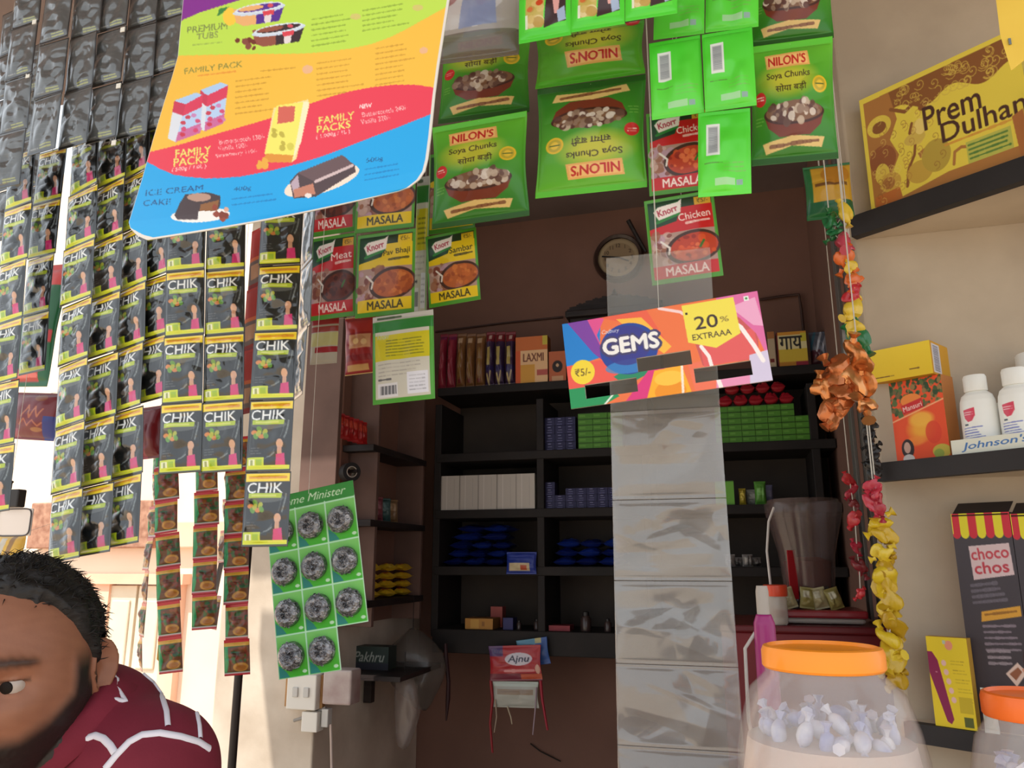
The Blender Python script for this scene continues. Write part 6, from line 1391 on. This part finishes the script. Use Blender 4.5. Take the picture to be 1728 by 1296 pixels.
# ---- body joints (world)
def capsule(bmx, a, b, ra, rb, seg=20, flat=1.):
    a, b = Vector(a), Vector(b); d = b - a; L = d.length or 1e-6; t = d / L
    n = t.cross(Vector((0, 1, 0)) if abs(t.y) < .9 else Vector((1, 0, 0))).normalized(); q = t.cross(n)
    rings = []
    prof = [(-ra * math.cos(u), ra * math.sin(u)) for u in np.linspace(.12, PI / 2, 6)] + [(L + rb * math.sin(u), rb * math.cos(u)) for u in np.linspace(0, PI / 2 - .12, 6)]
    for s, r in prof: rings.append([bmx.verts.new(a + t * s + (n * math.cos(2 * PI * k / seg) + q * math.sin(2 * PI * k / seg) * flat) * r) for k in range(seg)])
    for A, B in zip(rings[:-1], rings[1:]):
        for k in range(seg): bmx.faces.new((A[k], A[(k + 1) % seg], B[(k + 1) % seg], B[k]))
    bmx.faces.new(rings[0][::-1]); bmx.faces.new(rings[-1])
def lp(a, b, t): return a + (b - a) * t
NECK0 = HC + RH @ Vector((0, .025, -.075))
C7 = atd(150, 1190, .955)
SHL = atd(258, 1284, .93); acr = SHL - C7
bodyR = Matrix.Rotation(YAW - math.radians(22), 3, 'Z')
side = bodyR @ Vector((1, 0, 0)); back = bodyR @ Vector((0, 1, 0))
SHR = C7 - side * .165 + Vector((0, 0, -.065)) - back * .02
CH = lp(SHL, SHR, .5) + Vector((0, 0, -.14)) + back * .02
PEL = Vector((CH.x, CH.y, 0)) + back * .14 + Vector((0, 0, .92))
WAI = lp(CH, PEL, .6)
HIPL, HIPR = PEL + side * .095 + Vector((0, 0, -.05)), PEL - side * .095 + Vector((0, 0, -.05))
def ground(v, z): return Vector((v.x, v.y, z))
KNL, KNR = ground(HIPL, .49) - back * .03 + side * .02, ground(HIPR, .49) - back * .05 - side * .02
ANL, ANR = ground(KNL, .085) + back * .04, ground(KNR, .085) + back * .04
ELL = SHL + side * .05 - back * .04 + Vector((0, 0, -.29)); ELR = SHR - side * .06 - back * .03 + Vector((0, 0, -.29))
WRL = ELL - back * .20 - side * .05 + Vector((0, 0, -.10)); WRR = ELR - back * .20 + side * .06 + Vector((0, 0, -.10))
capsule(bm, NECK0, C7 + Vector((0, 0, -.03)) - back * .035, .056, .064)
capsule(bm, C7 + Vector((0, 0, -.05)), CH, .07, .12); capsule(bm, CH, WAI, .125, .12); capsule(bm, WAI, PEL, .12, .125)
for S_, E_, W_ in ((SHL, ELL, WRL), (SHR, ELR, WRR)):
    capsule(bm, lp(C7, S_, .3) + Vector((0, 0, -.05)), S_ + Vector((0, 0, -.02)), .055, .05); capsule(bm, S_ + Vector((0, 0, -.02)), E_, .048, .040); capsule(bm, E_, W_, .040, .027)
    d = (W_ - E_).normalized(); up = Vector((0, 0, 1)); lat = d.cross(up).normalized(); pal = W_ + d * .05
    capsule(bm, W_, W_ + d * .03, .026, .026); capsule(bm, W_ + d * .03 + lat * .018, pal + d * .03 + lat * .022, .017, .014); capsule(bm, W_ + d * .03 - lat * .018, pal + d * .03 - lat * .022, .017, .014); capsule(bm, W_ + d * .03, pal + d * .035, .018, .015)
    for k, (ln, o_) in enumerate(((.066, .030), (.078, .010), (.072, -.010), (.056, -.030))):
        f0 = pal + d * .035 + lat * o_; f1 = f0 + d * ln * .45 - up * .006 + lat * o_ * .15; f2 = f1 + d * ln * .32 - up * .016; f3 = f2 + d * ln * .16 - up * .020
        capsule(bm, f0, f1, .0092, .0085, 10); capsule(bm, f1, f2, .0085, .008, 10); capsule(bm, f2, f3, .008, .007, 10)
    sg = 1 if S_ is SHR else -1
    t0 = W_ + d * .03 + lat * .02 * sg; t1 = t0 + lat * .028 * sg + d * .028 - up * .008; t2 = t1 + d * .03 + lat * .006 * sg - up * .01
    capsule(bm, t0, t1, .013, .0105, 10); capsule(bm, t1, t2, .0105, .0085, 10)
for H_, K_, A_ in ((HIPL, KNL, ANL), (HIPR, KNR, ANR)):
    capsule(bm, H_, K_, .085, .056); capsule(bm, K_, A_, .054, .036); capsule(bm, A_ + Vector((0, 0, -.04)), A_ - back * .13 + Vector((0, 0, -.055)), .036, .026)
def remeshed(bmx, name, vox, smooth_it, fac=.5):
    bmesh.ops.recalc_face_normals(bmx, faces=bmx.faces)
    me = bpy.data.meshes.new(name); bmx.to_mesh(me); bmx.free()
    o = bpy.data.objects.new(name, me); COL.objects.link(o)
    r = o.modifiers.new('r', 'REMESH'); r.mode = 'VOXEL'; r.voxel_size = vox
    s = o.modifiers.new('s', 'SMOOTH'); s.iterations = smooth_it; s.factor = fac
    dg = bpy.context.evaluated_depsgraph_get(); m2 = bpy.data.meshes.new_from_object(o.evaluated_get(dg))
    bpy.data.objects.remove(o); bpy.data.meshes.remove(me); m2.name = name
    m2.polygons.foreach_set('use_smooth', [True] * len(m2.polygons)); return m2
man = empty('person', 'bearded person in a maroon polo shirt with white piping leaning into the corner', 'person', (PEL.x, PEL.y, 0))
bme = remeshed(bm, 'body', .0027, 3)
# skin tones and beard by place on the head
co = np.empty(len(bme.vertices) * 3); bme.vertices.foreach_get('co', co); co = co.reshape(-1, 3)
RHi = np.array(RH.transposed()); L = (co - np.array(HC)) @ RHi.T
x, y, z = L[:, 0], L[:, 1], L[:, 2]
skin = np.array(lin((150, 100, 76))); skin_d = np.array(lin((118, 76, 58))); beardc = np.array(lin((34, 26, 24)))
nz_ = .5 + .5 * np.sin(x * 190 + 3 * np.sin(z * 160)) * np.sin(z * 210 + y * 170)
col = skin[None] * (1 - .25 * nz_[:, None]) + skin_d[None] * .25 * nz_[:, None]
inhead = (z > -.16) & (np.abs(x) < .1) & (np.abs(y) < .125)
def sst(a, b, v): t = np.clip((v - a) / (b - a), 0, 1); return t * t * (3 - 2 * t)
ax = np.abs(x)
line = -.050 + .62 * np.clip(ax - .040, 0, .1) * 1.0 + .55 * np.clip(y + .055, 0, .12)         # upper edge of the beard along the cheek
jaw = sst(.008, -.010, z - line) * (y < .035) * sst(-.130, -.118, z)
side_b = sst(.045, .052, ax + 0 * z) * sst(-.042, -.030, y) * sst(.012, .004, y) * sst(.03, .0, z)
must = sst(.030, .024, ax) * sst(-.050, -.055, z) * (z > -.066) * (y < -.07)
lips = sst(.026, .020, ax) * (np.abs(z + .072) < .010) * (y < -.08)
bf = np.clip(np.maximum(np.maximum(jaw, side_b), must) - lips, 0, 1) * inhead * (y < .04) * sst(.0812, .079, ax)
brow = np.exp(-((z - (.024 + .05 * (ax - .03) * (ax < .03) - .16 * np.clip(ax - .036, 0, 1))) / (.0052 - .05 * np.clip(ax - .03, 0, .05)) / (.9 + .1 * np.sin(x * 900 + z * 500))) ** 2) * sst(.010, .018, ax) * sst(.058, .048, ax) * (y < -.05)
bf = np.clip(np.maximum(bf, .9 * brow), 0, 1) * inhead
col = col * (1 - bf[:, None]) + beardc[None] * bf[:, None]
for s in (1, -1):
    de = np.sqrt((x - s * .032) ** 2 + (y + .0735) ** 2 + (z - .0005) ** 2); lash = np.exp(-((z - .0052) / .0016) ** 2) * (de < .0175) * (y < -.072)
    col = col * (1 - .8 * lash[:, None])
lc_ = np.array(lin((128, 70, 62))); col = np.where((lips * inhead)[:, None] > .5, lc_[None], col)
setcol(bme, col)
nrm = np.empty(len(bme.vertices) * 3); bme.vertices.foreach_get('normal', nrm); nrm = nrm.reshape(-1, 3)
rs = np.random.RandomState(1); co2 = co + nrm * (bf * (.0032 + .0007 * rs.rand(len(bf))))[:, None]
bme.vertices.foreach_set('co', co2.ravel()); bme.update()
SKIN = M('skin', rough=.5, attr='print', bump=(220, .15, .001))
SKIN.node_tree.nodes['Principled BSDF'].inputs['Subsurface Weight'].default_value = .08
SKIN.node_tree.nodes['Principled BSDF'].inputs['Subsurface Radius'].default_value = (.01, .004, .002)
body = obj('body', bme, SKIN); body.parent = man; body.matrix_parent_inverse = Matrix.Translation((-PEL.x, -PEL.y, 0))
EYEW, IRIS = M('eye_white', (176, 162, 152), .3, coat=.3), M('dark_iris', (22, 14, 11), .5, spec=.2)
for s in (1, -1):
    c = HC + RH @ Vector((s * .032, -.0735, .0005)); gz = (RH @ Vector((-.10, -1, -.05))).normalized()
    e = MB().blob(c, (.0128,) * 3, 0, 0, 3); part(e, 'eye', EYEW, man, 'all')
    q = gz.to_track_quat('Z', 'Y').to_matrix()
    part(MB().lathe([(.0062, .0112), (.0058, .0124), (.003, .0131), (.0005, .0132)], 20, c, q, cap=True), 'iris', IRIS, man, True)
# hair: a cap with an uneven surface and loose tufts
HH = head_shape(200, 150)
hx, hy, hz = HH[..., 0], HH[..., 1], HH[..., 2]
hl = np.where(hy < -.045, .074 + .30 * np.clip(-.045 - hy, 0, .06) + .25 * np.clip(.045 - np.abs(hx), 0, .05), np.where(hy < .004, .074 - 1.55 * np.clip(hy + .045, 0, .05), np.where(hy < .034, .030, -.060)))
hl = hl + .007 * (noise2(200, 150, (60, 30), 8) - .5)
mask = sst(-.004, .006, hz - hl)
rr_ = np.linalg.norm(HH - np.array([0, 0, 0]), axis=-1, keepdims=True); N_ = HH / rr_
wv = .003 * np.sin(hx * 260 + 4 * np.sin(hy * 90)) + .0025 * np.sin(hy * 310 + hz * 120) + .003 * noise2(200, 150, (40, 36), 4)
thick_ = mask * (.0055 + .003 * np.clip(hz / .1, 0, 1) + .5 * wv) - .004 * (1 - mask)
HQ = HH + N_ * thick_[..., None]
fidx = np.arange(150 * 200).reshape(150, 200); nx_ = np.roll(fidx, -1, 1)
ok = (mask[:-1] > .02) | (mask[1:] > .02)
fq = np.stack([fidx[:-1], fidx[1:], nx_[1:], nx_[:-1]], -1)[ok]
hm_ = bpy.data.meshes.new('hair'); hm_.from_pydata([tuple(HC + RH @ Vector(p)) for p in HQ.reshape(-1, 3)], [], fq.tolist()); hm_.update()
bm = bmesh.new(); bm.from_mesh(hm_); bmesh.ops.delete(bm, geom=[v for v in bm.verts if not v.link_faces], context='VERTS')
R = random.Random(21)
flatm = np.argwhere((mask > .25) & (hz > -.05))
for _ in range(3200):
    i_, k_ = flatm[R.randrange(len(flatm))]
    while R.random() > math.hypot(hx[i_, k_], hy[i_, k_]) / .095: i_, k_ = flatm[R.randrange(len(flatm))]
    p = HQ[i_, k_] - N_[i_, k_] * .004; n_ = N_[i_, k_]
    tng = np.array([R.gauss(0, .5) + .3 * n_[0], R.gauss(.45, .45), R.gauss(.1, .4)]); tng -= n_ * tng.dot(n_); tng /= np.linalg.norm(tng) + 1e-6
    ln = R.uniform(.010, .024); up_ = R.uniform(.25, .75)
    P_ = [p, p + (tng * (1 - up_) + n_ * up_) * ln * .5, p + (tng * (1 - up_ * .7) + n_ * up_ * .75) * ln]
    P_ = [HC + RH @ Vector(w) for w in P_]; r0 = .0009
    tn = (P_[2] - P_[0]).normalized(); a_ = tn.orthogonal().normalized(); b_ = tn.cross(a_)
    rg = [[bm.verts.new(P_[w] + (a_ * math.cos(2.1 * k) + b_ * math.sin(2.1 * k)) * r0 * (1, .8, .15)[w]) for k in range(3)] for w in range(3)]
    for A, B in zip(rg[:-1], rg[1:]):
        for k in range(3): bm.faces.new((A[k], A[(k + 1) % 3], B[(k + 1) % 3], B[k]))
bm.to_mesh(hm_); bm.free(); hm_.polygons.foreach_set('use_smooth', [True] * len(hm_.polygons))
HAIR = M('black_hair', (26, 22, 21), .55, bump=(150, .6, .003), stretch=(1, .25, 1))
o = obj('hair', hm_, HAIR); o.parent = man; o.matrix_parent_inverse = Matrix.Translation((-PEL.x, -PEL.y, 0))
# shirt
bm = bmesh.new()
capsule(bm, C7 + Vector((0, 0, -.04)) + back * .005, CH, .088, .145); capsule(bm, CH, WAI, .148, .142); capsule(bm, WAI, PEL + Vector((0, 0, -.05)), .142, .15)
for S_, E_ in ((SHL, ELL), (SHR, ELR)):
    capsule(bm, C7 + Vector((0, 0, -.045)), S_ + Vector((0, 0, -.012)), .075, .074); capsule(bm, lp(C7, CH, .5), S_ + Vector((0, 0, -.03)), .11, .075)
    capsule(bm, S_ + Vector((0, 0, -.012)), lp(S_, E_, .80), .074, .068)
sme = remeshed(bm, 'shirt', .006, 14, .6)
MAROON = M('maroon_jersey', (124, 32, 52), .85, var=(9, (106, 24, 42)), bump=(420, .25, .0008))
shirt = obj('shirt', sme, MAROON); shirt.parent = man; shirt.matrix_parent_inverse = Matrix.Translation((-PEL.x, -PEL.y, 0))
# folded collar round the neck
cb = MB(); cen = lp(NECK0, C7, .62) + Vector((0, 0, -.012)); ax_n = (NECK0 - C7).normalized()
axq = (ax_n * .55 + Vector((0, 0, .8))).normalized().to_track_quat('Z', 'Y').to_matrix()
rings = []
for (r_, h_) in ((.067, -.018), (.068, .015), (.072, .020), (.079, .012), (.089, -.012), (.087, -.014), (.077, .006), (.070, .012)):
    rings.append([cb.bm.verts.new(cen + axq @ Vector((r_ * math.cos(t), r_ * math.sin(t) * 1.02, h_ + .006 * math.sin(t + 1)))) for t in np.linspace(0, 2 * PI, 44, endpoint=False)])
for A, B in zip(rings[:-1], rings[1:]):
    for k in range(44): cb.bm.faces.new((A[k], A[(k + 1) % 44], B[(k + 1) % 44], B[k]))
col_o = part(cb, 'collar', MAROON, man, 'all')
# white piping laid on the cloth
bpy.context.view_layer.update()
bv = BVHTree.FromPolygons([v.co[:] for v in sme.vertices], [list(p.vertices) for p in sme.polygons])
PIPE = M('white_piping', (226, 222, 232), .7)
def piping(pts, wd, name='piping'):
    P = []
    for (xa, ya), (xb, yb) in zip(pts[:-1], pts[1:]):
        for t in np.linspace(0, 1, 7)[:-1]:
            d = ray(xa + (xb - xa) * t, ya + (yb - ya) * t).normalized(); h, n_, _, _ = bv.ray_cast(CAM, d)
            if h is not None: P.append((h, n_))
    if len(P) < 3: return
    b = bmesh.new(); prev = None
    for i, (h, n_) in enumerate(P):
        t = (P[min(i + 1, len(P) - 1)][0] - P[max(0, i - 1)][0]); s_ = t.cross(n_)
        s_ = s_.normalized() * wd / 2 if s_.length > 1e-7 else Vector((wd / 2, 0, 0))
        q = [b.verts.new(h + s_ * k + n_ * e) for k, e in ((-1, .0002), (-.8, .0020), (0, .0026), (.8, .0020), (1, .0002))]
        if prev:
            for k in range(4): b.faces.new((prev[k], prev[k + 1], q[k + 1], q[k]))
        prev = q
    m = bpy.data.meshes.new(name); b.to_mesh(m); b.free(); m.polygons.foreach_set('use_smooth', [True] * len(m.polygons))
    o = obj(name, m, PIPE); o.parent = shirt; o.matrix_parent_inverse = shirt.matrix_parent_inverse.copy(); bpy.context.view_layer.update(); o.matrix_parent_inverse = shirt.matrix_world.inverted()
piping([(241, 1138), (258, 1152), (272, 1172), (281, 1200), (284, 1231)], .006)
piping([(178, 1297), (196, 1275), (218, 1252), (240, 1240), (270, 1237), (305, 1243), (335, 1252), (357, 1266)], .0075)
piping([(146, 1246), (160, 1241), (174, 1246), (186, 1258), (196, 1274)], .0075)
piping([(332, 1204), (336, 1225), (338, 1250)], .005)
piping([(185, 1135), (197, 1147), (196, 1160), (212, 1184), (192, 1180), (170, 1188)], .005, 'emblem')
# trousers and sandals
bm = bmesh.new()
capsule(bm, PEL, PEL + Vector((0, 0, -.08)), .14, .14)
for H_, K_, A_ in ((HIPL, KNL, ANL), (HIPR, KNR, ANR)): capsule(bm, H_, K_, .105, .075); capsule(bm, K_, A_ + Vector((0, 0, .01)), .074, .06)
o = obj('trousers', remeshed(bm, 'trousers', .009, 8), M('dark_trouser_cloth', (52, 52, 62), .85, var=(6, (42, 42, 50)))); o.parent = man; o.matrix_parent_inverse = Matrix.Translation((-PEL.x, -PEL.y, 0))
for A_ in (ANL, ANR):
    mb = MB(); mb.box((A_.x - back.x * .06, A_.y - back.y * .06, .006), (.085, .25, .012), math.atan2(back.y, back.x) - PI / 2, bev=.004); part(mb, 'sandal', M('sandal_rubber', (40, 34, 32), .7), man)
